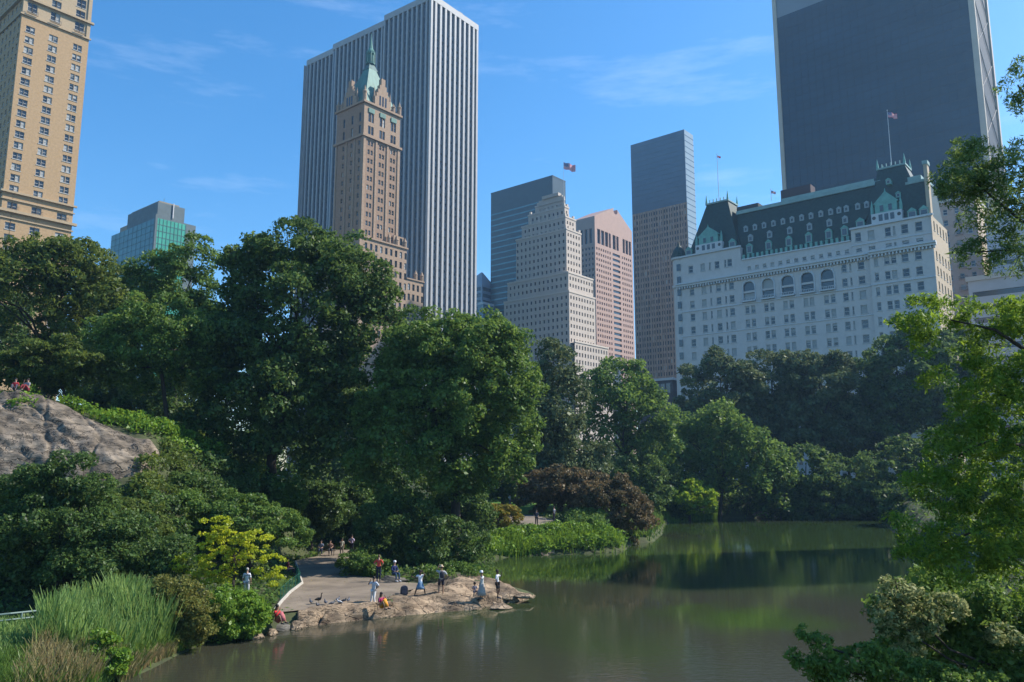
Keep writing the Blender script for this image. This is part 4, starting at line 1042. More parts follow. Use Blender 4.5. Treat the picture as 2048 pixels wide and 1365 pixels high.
def leaf_quads(P, N, size, rng, aspect=.62):
    n = len(P)
    N = N / (np.linalg.norm(N, axis=1, keepdims=True) + 1e-9)
    A = rng.normal(size=(n, 3)); A -= (A * N).sum(1, keepdims=True) * N; A /= np.linalg.norm(A, axis=1, keepdims=True) + 1e-9
    B = np.cross(N, A); s = (size * np.clip(rng.lognormal(0, .38, n), .45, 2.3))[:, None]
    bend = N * s * .12
    v = np.stack([P - A * s * .5, P + B * s * .5 * aspect - bend, P + A * s * .5, P - B * s * .5 * aspect - bend], 1).reshape(-1, 3)
    return v
def ell_clumps(lobes, r, rng, dens=1., back=.45, up=.25):
    cs, rs, oc = [], [], []
    for (c, R) in lobes:
        c = np.array(c); R = np.array(R); area = 4 * math.pi * (((R[0] * R[1]) ** 1.6 + (R[0] * R[2]) ** 1.6 + (R[1] * R[2]) ** 1.6) / 3) ** (1 / 1.6)
        n = max(4, int(area / (math.pi * r * r) * 1.05 * dens)); k = 0
        d = rng.normal(size=(n * 3, 3)); d /= np.linalg.norm(d, axis=1, keepdims=True)
        keep = (rng.uniform(size=len(d)) < np.where(d[:, 1] > .35, back, 1.)) & (rng.uniform(size=len(d)) < np.where(d[:, 2] < -.55, .5, 1.))
        d = d[keep][:n]
        rr = rng.uniform(.62, 1.0, len(d)) ** .7
        ph = rng.uniform(0, 6.3, 4)
        rough = 1 + .13 * np.sin(d[:, 0] * 5 + ph[0]) * np.cos(d[:, 2] * 6 + ph[1]) + .08 * np.sin(d[:, 0] * 11 + d[:, 2] * 9 + ph[2])
        cs.append(c + d * R * (rr * rough)[:, None]); oc.append(d); rs.append(r * rng.uniform(.55, 1.35, len(d)))
    return np.concatenate(cs), np.concatenate(rs), np.concatenate(oc)
def crown_mesh(name, lobes, r, leaf, m, rng, parent, cover=.55, cap=45000, back=.45, dens=1., flat=.72, droop=0., aspect=.62):
    cs, rs, oc = ell_clumps(lobes, r, rng, dens, back)
    per = np.maximum(6, (4 * math.pi * rs ** 2 * .7 / (.33 * leaf * leaf) * cover)).astype(int)
    tot = per.sum()
    if tot > cap: per = np.maximum(4, (per * cap / tot)).astype(int); leaf = leaf * min(1.45, math.sqrt(tot / cap))
    idx = np.repeat(np.arange(len(cs)), per); n = len(idx)
    d = rng.normal(size=(n, 3)) + oc[idx] * .55 + np.array([0, 0, .35]); d /= np.linalg.norm(d, axis=1, keepdims=True)
    rad = rs[idx] * rng.uniform(.35, 1.12, n) ** .6
    tw = np.floor(rng.uniform(0, 9, n)) + idx * 9; tv = rng.normal(size=(len(cs) * 9, 3)); tv /= np.linalg.norm(tv, axis=1, keepdims=True)
    d = d * .62 + tv[tw.astype(int)] * .62; d /= np.linalg.norm(d, axis=1, keepdims=True) + 1e-6
    P = cs[idx] + d * rad[:, None] * np.array([1, 1, flat])
    if droop: P[:, 2] -= droop * rng.uniform(0, 1, n) ** 2 * rs[idx]
    N = d * .55 + rng.normal(size=(n, 3)) * .75 + np.array([0, 0, .45])
    v = leaf_quads(P, N, np.full(n, leaf), rng, aspect)
    o = np_mesh(name, v, np.arange(4 * n).reshape(-1, 4), m, False, parent)
    return o, cs
def tree(name, label, cat, D, lobes_px, base, m, r=1.2, leaf=.24, seed=1, cover=.5, cap=45000, trunk_r=.35, group=None, depth=.85, limbs=12, dens=1., back=.45,
         flat=.72, droop=0., zbase=None, bark_m=None, stems=1, aspect=.62, fork=.45):
    rng = np.random.default_rng(seed)
    bx = (base - CX) / F * D * 1.0
    for _ in range(3):
        bz = tz(bx, D) if zbase is None else zbase
        bx += (base - proj((bx, D, bz))[0]) / F * D
    bz = tz(bx, D) if zbase is None else min(zbase, max(.05, tz(bx, D)))
    root = empty(name, (bx, D, bz), 0, label, cat, group)
    off = np.array([bx, D, bz]); lobes = []
    for L in lobes_px:
        cx, cy, rx, ry = L[:4]; dd = L[4] if len(L) > 4 else 0.
        c = at(cx, cy, D + dd); sx = rx / F * (D + dd); sz = ry / F * (D + dd)
        lobes.append((np.array(c) - off, (sx, max(sx * depth, sz * .5), sz)))
    o, cs = crown_mesh('crown', lobes, r, leaf, m, rng, root, cover, cap, back, dens, flat, droop, aspect)
    tb = MB(); bm = bark_m or bark
    big = max(lobes, key=lambda l: l[1][0] * l[1][2]); top = np.array([np.mean([l[0][0] for l in lobes]), np.mean([l[0][1] for l in lobes]), big[0][2]])
    hh = max(top[2], .4); forkp = np.array([top[0] * fork * .8, top[1] * .4, hh * fork])
    for s_ in range(stems):
        b0 = np.array([rng.uniform(-1, 1), rng.uniform(-1, 1), 0]) * trunk_r * 1.6 * (stems > 1)
        w = rng.normal(size=3) * hh * .02
        pts = [b0 + np.array([0, 0, -.4]), b0 + np.array([0, 0, hh * .04]), forkp * .5 + b0 * .6 + w, forkp + w, forkp * .45 + top * .55 - w, top + np.array([0, 0, big[1][2] * .45])]
        tb.tube(pts, [trunk_r * 1.45, trunk_r * 1.05, trunk_r * .9, trunk_r * .75, trunk_r * .45, trunk_r * .12], bm, 9)
    pick = rng.permutation(len(cs))[:limbs]
    for k in pick:
        c = cs[k]; f = rng.uniform(.0, .75); st = forkp * (1 - f) + top * f
        if c[2] < st[2] - hh * .25: st = forkp
        mid = (st + c) / 2 + np.array([0, 0, .12 * np.linalg.norm(c - st)]) + rng.normal(size=3) * .05 * np.linalg.norm(c - st)
        tr_ = trunk_r * (.42 - .2 * f); tb.tube([st, st * .6 + mid * .4, mid, c], [tr_, tr_ * .8, tr_ * .55, tr_ * .12], bm, 6)
    tb.smooth = True; tb.build('trunk', root)
    return root

LM = dict(
    dark=leafmat('leaf_dark_green', (.026, .062, .016), (.095, .165, .038)),
    mid=leafmat('leaf_mid_green', (.042, .095, .018), (.125, .215, .040)),
    olive=leafmat('leaf_olive', (.045, .080, .016), (.12, .17, .030)),
    dusty=leafmat('leaf_dusty', (.040, .075, .030), (.12, .155, .060), .25),
    bright=leafmat('leaf_bright_green', (.06, .14, .015), (.16, .28, .03), .4),
    lime=leafmat('leaf_yellow_green', (.17, .24, .012), (.42, .48, .03), .45),
    red=leafmat('leaf_bronze_red', (.050, .052, .020), (.17, .13, .058), .3),
    rust=leafmat('leaf_rust', (.09, .16, .015), (.27, .20, .03), .3),
    cyp=leafmat('leaf_feathery', (.04, .105, .014), (.17, .29, .030), .5, 1.2),
    silver=leafmat('leaf_variegated', (.045, .10, .022), (.34, .36, .15), .3, 2.),
    reed=leafmat('reed_blade', (.06, .14, .03), (.21, .32, .09), .4, .5),
    tawny=leafmat('tawny_stem', (.08, .13, .03), (.32, .26, .12), .3, .5),
)
BG = 'tall trees behind the pond'
# ---- left bank and middle
tree('locust_tree', 'broad dark tree in front of tan brick tower, upper left', 'tree', 84, [(70, 600, 130, 115), (150, 545, 85, 70), (20, 560, 80, 70), (190, 640, 90, 110)], 90, LM['olive'], 1.15, .26, 11, .42, 42000, .4, dens=1.)
tree('tall_tree', 'rounded olive tree rising in front of the teal glass block', 'tree', 92, [(335, 590, 85, 80), (385, 515, 45, 42), (290, 570, 60, 55), (340, 660, 110, 90)], 350, LM['mid'], 1.2, .28, 12, .42, 36000, .4)
tree('leaning_trunk_tree', 'leafy tree with slim sunlit trunk beside bright ivy on the slope', 'tree', 70, [(310, 690, 100, 100), (370, 700, 70, 85), (240, 700, 80, 80)], 335, LM['mid'], 1.0, .22, 13, .40, 32000, .2, limbs=9, fork=.7)
tree('small_tree', 'small flat-topped tree standing on top of the rock outcrop', 'tree', 66, [(110, 725, 100, 42), (60, 745, 85, 45), (170, 745, 55, 42), (110, 700, 50, 30)], 135, LM['olive'], .8, .19, 14, .5, 26000, .14, flat=.5, depth=.8)
tree('great_maple', 'largest dark tree at centre left, hiding the brown hotel tower base', 'tree', 74,
     [(600, 640, 150, 170), (520, 700, 100, 90), (590, 505, 75, 60), (510, 560, 65, 80), (700, 570, 95, 80), (560, 800, 170, 120), (720, 740, 110, 160), (480, 740, 85, 140), (640, 860, 130, 80)], 545, LM['dark'], 1.25, .215, 15, .44, 120000, .55, limbs=22)
tree('spreading_tree', 'broad green tree right of the largest tree, below striped tower', 'tree', 71,
     [(900, 770, 150, 140), (835, 745, 75, 65), (900, 720, 80, 60), (800, 840, 80, 80), (860, 680, 80, 60), (960, 700, 80, 70), (1000, 800, 80, 150), (860, 900, 160, 110), (965, 925, 85, 55)], 905, LM['mid'], 1.1, .19, 16, .44, 110000, .5, limbs=18)
tree('conifer', 'dusty grey-green conifer between spreading tree and round tree', 'tree', 112,
     [(1105, 730, 48, 50), (1110, 810, 65, 80), (1125, 890, 75, 75), (1130, 930, 85, 45)], 1120, LM['dusty'], 1.3, .34, 17, .5, 24000, .35, flat=.4, droop=1.2)
tree('round_tree', 'round tree with dark trunk showing, right of the conifer', 'tree', 136,
     [(1240, 790, 75, 62), (1290, 840, 62, 60), (1215, 870, 45, 70), (1300, 900, 50, 50), (1240, 760, 50, 38)], 1246, LM['mid'], 1.5, .36, 18, .36, 20000, .5, limbs=16, fork=.35)
tree('drooping_tree', 'low domed tree at far shore with lit green top, left of the dark shore', 'tree', 146,
     [(1430, 880, 85, 72), (1420, 840, 55, 35), (1490, 930, 85, 75), (1380, 935, 60, 60), (1540, 950, 50, 60)], 1440, LM['mid'], 1.6, .36, 19, .5, 26000, .4, droop=1.)
for i, (px, py, rx, ry, D, lab, mm) in enumerate((
        (1440, 790, 85, 75, 172, 'leftmost tree of the row below the white hotel wall', 'dusty'),
        (1545, 775, 80, 75, 176, 'grey-green tree, second from left in the row below the hotel', 'dusty'),
        (1640, 785, 75, 78, 170, 'tree at middle of the row below the hotel', 'dusty'),
        (1725, 790, 70, 78, 178, 'tree right of the middle in the row below the hotel', 'dark'),
        (1815, 745, 85, 95, 168, 'tallest dark tree at right end of the row below the hotel', 'dark'),
        (1905, 760, 70, 100, 174, 'dark tree at far right behind the feathery branches', 'dark'))):
    tree('shade_tree', lab, 'tree', D, [(px, py, rx, ry), (px - 30, py + 60, rx * .8, 60), (px + 30, py + 70, rx * .8, 60), (px + 10, py - ry * .45, rx * .6, ry * .45)], px + 5, LM[mm], 1.7, .42, 30 + i, .62, 34000, .5, BG, limbs=14, fork=.4)
for i, (px, py, rx, ry, D, lab) in enumerate((
        (1600, 950, 75, 60, 150, 'dark bush under trees on far shore, left of the middle'), (1700, 965, 80, 55, 149, 'dark bush at middle of the far shore'),
        (1800, 950, 80, 70, 150, 'dark bush on the far shore left of feathery branches'), (1890, 940, 70, 80, 151, 'dark bush on far shore behind the feathery branches'),
        (1850, 1010, 90, 45, 128, 'dark bush on the right bank at the pond corner'), (1760, 1005, 70, 40, 146, 'low dark bush at far shore below the darkest trees'),
        (1660, 1010, 70, 32, 147, 'low dark bush at middle of the far water edge'), (1940, 1040, 80, 60, 112, 'dark bush on right bank behind the feathery branches'),
        (1330, 985, 55, 45, 140, 'dark bush at far shore left of the yellow-green bush'), (1270, 960, 55, 50, 132, 'dark bush behind the bronze shrub'),
        (1180, 965, 50, 45, 128, 'dark bush between the conifer and bronze shrub'), (1560, 1000, 50, 35, 147, 'low dark bush at water edge of the far shore'))):
    tree('shore_bush', lab, 'bush', D, [(px, py, rx, ry), (px + 30, py + 30, rx * .6, ry * .6)], px, LM['dark'], 1.2, .36, 50 + i, .55, 9000, .12, 'dark bushes on the far shore', limbs=5, stems=3)
tree('bronze_tree', 'bronze-red low tree left of the darker bronze shrub', 'tree', 104, [(1130, 975, 85, 38), (1080, 985, 45, 35), (1180, 990, 55, 40)], 1125, LM['red'], .8, .22, 61, .6, 26000, .18, stems=2, fork=.5)
tree('bronze_shrub', 'bronze shrub hanging over the pond edge at middle of the photo', 'shrub', 97, [(1225, 1010, 60, 50), (1260, 1035, 45, 52), (1190, 1000, 45, 35)], 1225, LM['red'], .8, .21, 62, .6, 26000, .14, stems=3, zbase=.4)
tree('yellow_green_bush', 'bright yellow-green bush at far shore by the water', 'bush', 138, [(1380, 992, 52, 20), (1350, 998, 35, 14), (1395, 1010, 40, 16), (1375, 972, 28, 12)], 1380, leafmat('leaf_fresh', (.09, .19, .012), (.26, .38, .03), .4), .6, .3, 63, .45, 9000, .1, stems=3)
tree('dome_maple', 'small domed shrub turning rust and green beside the lawn', 'shrub', 90, [(1000, 1034, 40, 22), (985, 1022, 28, 14)], 1000, LM['rust'], .45, .16, 64, .7, 14000, .08, stems=2)
tree('path_bush', 'large green bush behind the person in red shirt', 'bush', 66, [(815, 1060, 90, 55), (880, 1085, 80, 50), (780, 1035, 60, 35), (930, 1110, 50, 38), (840, 1115, 90, 38)], 830, LM['dark'], .7, .17, 65, .5, 50000, .15, stems=4, zbase=.8, depth=.5)
tree('path_edge_bush', 'low green bush at inner bend of the path', 'bush', 63, [(715, 1125, 38, 22), (745, 1135, 40, 18)], 720, LM['mid'], .4, .14, 66, .6, 9000, .06, stems=3, zbase=.7)
tree('horizontal_branch_tree', 'layered green small tree above the path bend, left', 'tree', 58, [(490, 1040, 105, 45), (545, 1078, 70, 36), (430, 1020, 80, 40), (470, 1085, 70, 30)], 500, LM['mid'], .7, .16, 67, .5, 42000, .14, flat=.45, stems=2)
tree('big_left_shrub', 'big dark green shrub filling the left edge below the rock', 'shrub', 46, [(120, 1060, 120, 80), (40, 1080, 100, 100), (220, 1095, 90, 60), (60, 990, 60, 50), (125, 965, 48, 55), (180, 1130, 110, 55), (140, 925, 30, 28), (190, 985, 50, 30)], 120, LM['dark'], .62, .14, 68, .5, 80000, .15, stems=4, limbs=18)
tree('olive_shrub', 'olive shrub with flat sprays right of the big dark shrub', 'shrub', 50, [(260, 1030, 65, 30), (290, 1055, 50, 30), (230, 1015, 45, 22)], 255, LM['olive'], .5, .14, 69, .6, 24000, .1, flat=.4, stems=3)
tree('lime_tree', 'small yellow-green tree in front of the white-shirted person', 'tree', 45, [(508, 1090, 46, 28), (430, 1055, 34, 24), (440, 1130, 40, 28), (542, 1132, 34, 22), (390, 1130, 45, 22), (440, 1095, 40, 22), (545, 1160, 24, 12), (420, 1160, 40, 18)], 470, LM['lime'], .27, .12, 70, .36, 15000, .06, depth=.7, limbs=30, flat=.45, stems=3, dens=.62, zbase=1.0)
for i, (px, py, rx, ry, D, mm, lab) in enumerate((
        (620, 1010, 70, 45, 80, 'dark', 'dark shrub under largest tree, left of the path end'), (700, 1020, 60, 50, 86, 'dark', 'dark shrub under largest tree, behind the shaded group'),
        (760, 985, 70, 50, 90, 'dark', 'dark shrub behind the large path bush'), (420, 960, 80, 50, 68, 'dark', 'dark shrub right of the rock outcrop'),
        (540, 975, 60, 35, 72, 'mid', 'green shrub at foot of the largest tree'), (370, 990, 60, 40, 60, 'dark', 'dark shrub below the end of the rock'),
        (920, 1010, 60, 45, 84, 'dark', 'dark shrub left of the rust-coloured dome shrub'), (330, 1115, 40, 22, 46, 'dark', 'low dark shrub left of the yellow-green tree'),
        (600, 1050, 45, 32, 80, 'dark', 'dark shrub overhanging back of the path'), (480, 905, 50, 40, 80, 'dark', 'dark shrub left of the largest trunk'),
        (1005, 965, 45, 35, 118, 'dark', 'dark shrub at back of the lawn'), (385, 860, 45, 45, 84, 'olive', 'olive sapling behind the leaning trunk'), (300, 805, 60, 40, 92, 'dark', 'dark shrub behind the ivy on the slope'), (200, 790, 60, 35, 96, 'dark', 'dark shrub behind the rock outcrop'))):
    tree('understorey_shrub', lab, 'shrub', D, [(px, py, rx, ry), (px + rx * .4, py + ry * .5, rx * .7, ry * .6), (px - rx * .5, py + ry * .4, rx * .6, ry * .6)], px, LM[mm], .8, D * .0030, 80 + i, .5, 16000, .12, 'shrubs under the trees', limbs=8, stems=3)
# backdrop trees deeper in the park, seen through gaps
for i, (px, py, rx, ry, D, lab) in enumerate((
        (250, 690, 110, 150, 118, 'tree in the background between two left trees'), (450, 800, 90, 150, 125, 'background tree left of the largest tree'),
        (760, 880, 120, 110, 122, 'background tree behind the largest tree trunk'), (1050, 860, 70, 110, 150, 'background tree behind the conifer'),
        (40, 760, 90, 90, 110, 'background tree at the left edge above the rock'), (150, 780, 90, 90, 104, 'background tree behind the small tree on the rock'), (330, 800, 90, 90, 108, 'background tree behind the leaning trunk'),
        (540, 920, 90, 60, 108, 'low background tree behind foot of largest tree'), (-20, 660, 60, 120, 100, 'background tree cut by the left edge'), (700, 950, 90, 60, 118, 'low background tree left of the spreading tree'), (620, 800, 100, 130, 130, 'background tree behind largest crown'),
        (1340, 905, 60, 60, 165, 'background tree behind the low domed tree'), (1480, 880, 80, 60, 182, 'background tree behind left part of the hotel row'),
        (1590, 880, 80, 60, 184, 'background tree behind the middle of hotel row'), (1700, 885, 80, 60, 186, 'background tree behind right part of the hotel row'), (1800, 880, 80, 70, 184, 'background tree behind right end of the hotel row'), (1250, 930, 80, 50, 160, 'background tree behind the round tree trunk'))):
    tree('background_tree', lab, 'tree', D, [(px, py, rx, ry)], px, LM['dark'], 1.8, D * .0030, 100 + i, .45, 20000, .35, 'trees deeper in the park', limbs=10)
# woodland on the right bank (its shade lies across the pond)
for i, (x, y, h, rr) in enumerate(((80, 84, 20, 8), (72, 62, 20, 8), (64, 44, 17, 7), (84, 118, 20, 9))):
    px, pz = proj((x, y, tz(x, y) + h * .6)); s = F / y
    tree('bank_tree', ['tall tree on the right bank behind feathery branches', 'middle tree of the right bank wood', 'nearest tree of the right bank wood', 'farthest tree of the right bank wood'][i],
         'tree', y, [(px, pz, rr * s, h * .34 * s), (px - 20, pz + h * .2 * s, rr * .9 * s, h * .25 * s)], px, LM['dark'], 1.7, .40, 120 + i, .5, 14000, .4, 'trees of the right bank wood', limbs=8, back=1.)

# ---- ground cover (stuff)
def cover(name, poly_px, n, size, h, m, seed, droop=0., dens_noise=6., keep=None, depth_bias=0.):
    rng = np.random.default_rng(seed)
    pts = [hit(x, y) for x, y in poly_px]; poly = [(p.x, p.y) for p in pts if p is not None]
    A = np.array(poly); lo, hi = A.min(0), A.max(0)
    X = rng.uniform(lo[0], hi[0], n * 4); Y = rng.uniform(lo[1], hi[1], n * 4)
    k = (sdist(X, Y, poly) > 0) & (hnoise(X, Y, dens_noise / 3, seed) + rng.uniform(-1, 1, len(X)) > -.5) & (sdist(X, Y, path_poly) < -.15)
    X, Y = X[k][:n], Y[k][:n]
    hm = h * (.35 + .65 * (hnoise(X, Y, dens_noise / 5, seed + 3) * .5 + .5))
    Z = terr(X, Y) + hm * rng.uniform(.1, 1, len(X)) ** .6
    P = np.stack([X, Y, Z], 1); N = rng.normal(size=P.shape) * .6 + np.array([0, -.2, .8])
    sz = size * (np.sqrt(X ** 2 + Y ** 2) / np.sqrt(X ** 2 + Y ** 2).mean())
    o = np_mesh(name, leaf_quads(P, N, sz, rng), np.arange(4 * len(P)).reshape(-1, 4), m)
    return tag(o, kind='stuff')
def scatter(name, n, size, h, m, seed, x0, x1, y0, y1, sel):
    rng = np.random.default_rng(seed)
    v = rng.uniform(0, 1, n * 3); Y = y0 * (y1 / y0) ** v; X = rng.uniform(x0, x1, n * 3) * Y
    d = -sdist(X, Y, pond); k = (d > .2) & (sdist(X, Y, path_poly) < -.3) & sel(X, Y, d)
    X, Y = X[k][:n], Y[k][:n]; hm = h * (.3 + .7 * (hnoise(X, Y, 1.5, seed) * .5 + .5))
    P = np.stack([X, Y, terr(X, Y) + hm * rng.uniform(0, 1, len(X)) ** .7], 1)
    N = rng.normal(size=P.shape) * .6 + np.array([0, 0, .8])
    o = np_mesh(name, leaf_quads(P, N, size * Y / 50, rng), np.arange(4 * len(P)).reshape(-1, 4), m)
    return tag(o, kind='stuff')
lp0 = [tuple(onz(x, y, .3)[:2]) for x, y in ((780, 1240), (1085, 1195), (1040, 1170), (990, 1160), (930, 1156), (880, 1160), (800, 1180))]
lawnfree = lambda X, Y, d: (sdist(X, Y, lp0) < -.1) & ~((Y > 100) & (Y < 125) & (X > -9) & (X < 12)) & (sdist(X, Y, back_poly) < -.3)
onrock = lambda X, Y: sdist(X, Y, rpoly0) > -.3
rpoly0 = [tuple(hit(x, y)[:2]) for x, y in ((-60, 790), (0, 797), (60, 803), (130, 818), (190, 838), (250, 868), (330, 915), (345, 940), (300, 965), (200, 985), (130, 985), (60, 965), (-60, 985))]
scatter('undergrowth', 90000, .20, .55, LM['dark'], 201, -.66, .2, 30, 160, lambda X, Y, d: lawnfree(X, Y, d) & ~onrock(X, Y))
scatter('undergrowth', 16000, .22, .6, LM['mid'], 202, -.66, .2, 30, 150, lambda X, Y, d: lawnfree(X, Y, d) & ~onrock(X, Y))
scatter('far_bank_undergrowth', 20000, .16, 1.1, LM['dark'], 203, .17, .62, 140, 175, lambda X, Y, d: d < 40)
scatter('bank_undergrowth', 14000, .20, .8, LM['dark'], 204, .3, .9, 18, 120, lambda X, Y, d: d < 12)
cover('shore_plants', [(930, 1108), (1000, 1070), (1090, 1062), (1180, 1060), (1240, 1080), (1242, 1103), (1180, 1107), (1100, 1109), (1020, 1112)], 14000, .2, .8, LM['bright'], 213)
cover('shore_plants', [(960, 1070), (1010, 1056), (1060, 1062), (1050, 1075)], 5000, .2, .5, LM['bright'], 214)
cover('shore_plants', [(1150, 1040), (1230, 1045), (1200, 1065), (1130, 1060)], 8000, .24, 1.8, LM['mid'], 215)

def mounds(name, poly_px, n, r, leaf, m, seed, cover_=.6, cap=40000, up=.4):
    rng = np.random.default_rng(seed); pts = [hit(x, y) for x, y in poly_px]; poly = [(p.x, p.y) for p in pts]
    A = np.array(poly); lo, hi = A.min(0), A.max(0); X = rng.uniform(lo[0], hi[0], n * 6); Y = rng.uniform(lo[1], hi[1], n * 6)
    k = (sdist(X, Y, poly) > 0) & (sdist(X, Y, path_poly) < -r * .6); X, Y = X[k][:n], Y[k][:n]; R = r * rng.uniform(.4, 1.5, len(X))
    c = np.stack([X, Y, terr(X, Y) + R * up], 1); per = np.maximum(8, 2 * math.pi * R ** 2 / (.33 * leaf ** 2) * cover_).astype(int)
    if per.sum() > cap: per = (per * cap / per.sum()).astype(int)
    idx = np.repeat(np.arange(len(c)), per); nn = len(idx); d = rng.normal(size=(nn, 3)) + np.array([0, -.2, .5]); d /= np.linalg.norm(d, axis=1, keepdims=True)
    P = c[idx] + d * (R[idx] * rng.uniform(.6, 1.1, nn))[:, None] * np.array([1, 1, .75]); N = d * .5 + rng.normal(size=P.shape) * .7 + np.array([0, 0, .5])
    return tag(np_mesh(name, leaf_quads(P, N, np.full(nn, leaf), rng), np.arange(4 * nn).reshape(-1, 4), m), kind='stuff')
IV = [(135, 818), (200, 822), (300, 850), (380, 880), (450, 905), (450, 945), (340, 905), (250, 866), (170, 836)]
mounds('ivy', IV, 120, .7, .24, LM['bright'], 251, .5, 30000)
mounds('ivy', [(15, 800), (60, 795), (62, 828), (20, 832)], 5, .8, .22, LM['bright'], 252)
mounds('undergrowth', [(345, 965), (360, 930), (460, 940), (620, 1000), (620, 1060), (400, 1060), (300, 1000)], 110, 1.0, .24, LM['dark'], 253, .45, 40000)
mounds('undergrowth', [(-60, 1020), (200, 1020), (330, 1020), (380, 1100), (330, 1180), (-60, 1220)], 150, .8, .2, LM['dark'], 254, .4, 30000)
mounds('shore_plants', [(930, 1108), (1000, 1075), (1090, 1066), (1180, 1064), (1240, 1084), (1242, 1102), (1180, 1106), (1100, 1108), (1020, 1111)], 150, .75, .22, LM['bright'], 255, .5, 32000)
mounds('shore_plants', [(1130, 1046), (1230, 1050), (1210, 1070), (1130, 1066)], 30, 1.0, .26, LM['mid'], 256, .5, 9000)
lit_rng = np.random.default_rng(5); LX = lit_rng.uniform(-24, -4, 5000); LY = lit_rng.uniform(44, 76, 5000); LK = sdist(LX, LY, path_poly); LQ = (LK > .05) & (lit_rng.uniform(size=5000) < np.exp(-LK / 1.2) + .06)
LP = np.stack([LX[LQ], LY[LQ], np.full(LQ.sum(), .712)], 1)
tag(np_mesh('leaf_litter', leaf_quads(LP, lit_rng.normal(size=LP.shape) * .12 + np.array([0, 0, 1.]), np.full(len(LP), .10), lit_rng), np.arange(4 * len(LP)).reshape(-1, 4), LM['tawny']), kind='stuff')
mounds('undergrowth', [(850, 1163), (900, 1136), (935, 1143), (965, 1158), (930, 1162), (880, 1166)], 40, .6, .15, LM['mid'], 257, .5, 9000)
mounds('undergrowth', [(300, 930), (340, 905), (380, 930), (370, 1000), (290, 1010), (270, 975)], 45, .7, .2, LM['olive'], 258, .5, 12000)
def blades(name, pts, h, w, m, seed, lean=.25, fan=.0):
    """thin curved blades, two segments each"""
    rng = np.random.default_rng(seed); P = np.array(pts); n = len(P)
    hh = h * rng.uniform(.5, 1.1, n) * (.82 + .25 * hnoise(P[:, 0], P[:, 1], 1.1, seed)); az = rng.uniform(0, 2 * np.pi, n); ln = lean * rng.uniform(.2, 1.3, n) * hh
    D_ = np.stack([np.cos(az), np.sin(az), np.zeros(n)], 1); S = np.stack([np.cos(az * 3.1), np.sin(az * 3.1), np.zeros(n)], 1) * (w * rng.uniform(.7, 1.3, n))[:, None]
    b = P; mdl = P + D_ * (ln * .35)[:, None]; mdl[:, 2] += hh * .58; tp = P + D_ * ln[:, None]; tp[:, 2] += hh
    v = np.stack([b - S * .5, b + S * .5, mdl + S * .5, mdl - S * .5, tp + S * .08, tp - S * .08], 1).reshape(-1, 3)
    i = np.arange(n)[:, None] * 6; q = np.concatenate([i + np.array([0, 1, 2, 3]), i + np.array([3, 2, 4, 5])])
    return tag(np_mesh(name, v, q, m), kind='stuff')
def region(poly_px, n, seed, zoff=0.):
    rng = np.random.default_rng(seed); pts = [hit(x, y) for x, y in poly_px]; poly = [(p.x, p.y) for p in pts if p is not None]
    A = np.array(poly); lo, hi = A.min(0), A.max(0); X = rng.uniform(lo[0], hi[0], n * 5); Y = rng.uniform(lo[1], hi[1], n * 5)
    k = (sdist(X, Y, poly) > 0) & (hnoise(X, Y, .8, seed) + rng.uniform(-1, 1, len(X)) > -.7); X, Y = X[k][:n], Y[k][:n]
    return np.stack([X, Y, np.maximum(terr(X, Y), -.15) + zoff], 1)
blades('reeds', region([(60, 1330), (130, 1255), (220, 1235), (300, 1225), (345, 1240), (345, 1300), (260, 1330), (150, 1345)], 7500, 221), 2.3, .085, LM['reed'], 221, .28)
blades('reeds', region([(-60, 1330), (-20, 1275), (110, 1268), (130, 1300), (60, 1345)], 4500, 222), .9, .08, LM['reed'], 222, .35)
blades('reeds', region([(290, 1240), (340, 1205), (520, 1212), (530, 1256), (420, 1272), (345, 1285)], 4500, 223), 1.1, .07, LM['bright'], 223, .45)
blades('tawny_grass', region([(20, 1420), (60, 1330), (180, 1300), (250, 1330), (230, 1365), (150, 1400)], 4200, 224), 1.4, .05, LM['tawny'], 224, .4)
blades('tawny_grass', region([(230, 1356), (300, 1322), (345, 1300), (352, 1312), (300, 1338), (240, 1370)], 2200, 225), .8, .06, LM['tawny'], 225, .5)
blades('tawny_grass', region([(290, 1270), (350, 1215), (400, 1215), (400, 1270), (340, 1290)], 2000, 226), 1.9, .05, LM['tawny'], 226, .4)
blades('green_grass', region([(20, 1420), (60, 1320), (250, 1310), (345, 1290), (352, 1306), (250, 1355), (150, 1400)], 5000, 231), 1.1, .07, LM['mid'], 231, .5)
blades('green_grass', region([(340, 1300), (400, 1270), (540, 1240), (545, 1258), (420, 1284), (350, 1312)], 3000, 232), .6, .07, LM['bright'], 232, .7)
blades('shore_grass', region([(930, 1108), (1000, 1085), (1180, 1080), (1240, 1090), (1240, 1104), (1100, 1110), (1000, 1114)], 9000, 227), 1.3, .09, LM['bright'], 227, .35)
blades('shore_grass', region([(1262, 1088), (1300, 1082), (1318, 1050), (1330, 1030), (1310, 1030), (1290, 1060)], 4000, 228), 1.2, .1, LM['mid'], 228, .3)
blades('shore_grass', region([(1330, 1042), (1440, 1038), (1440, 1030), (1330, 1030)], 5000, 229), 1.4, .12, LM['bright'], 229, .3)
blades('shore_grass', region([(-40, 1420), (0, 1330), (60, 1330), (80, 1420)], 5000, 230), 1.0, .05, LM['mid'], 230, .4)
fr_rng = np.random.default_rng(77); fr = []
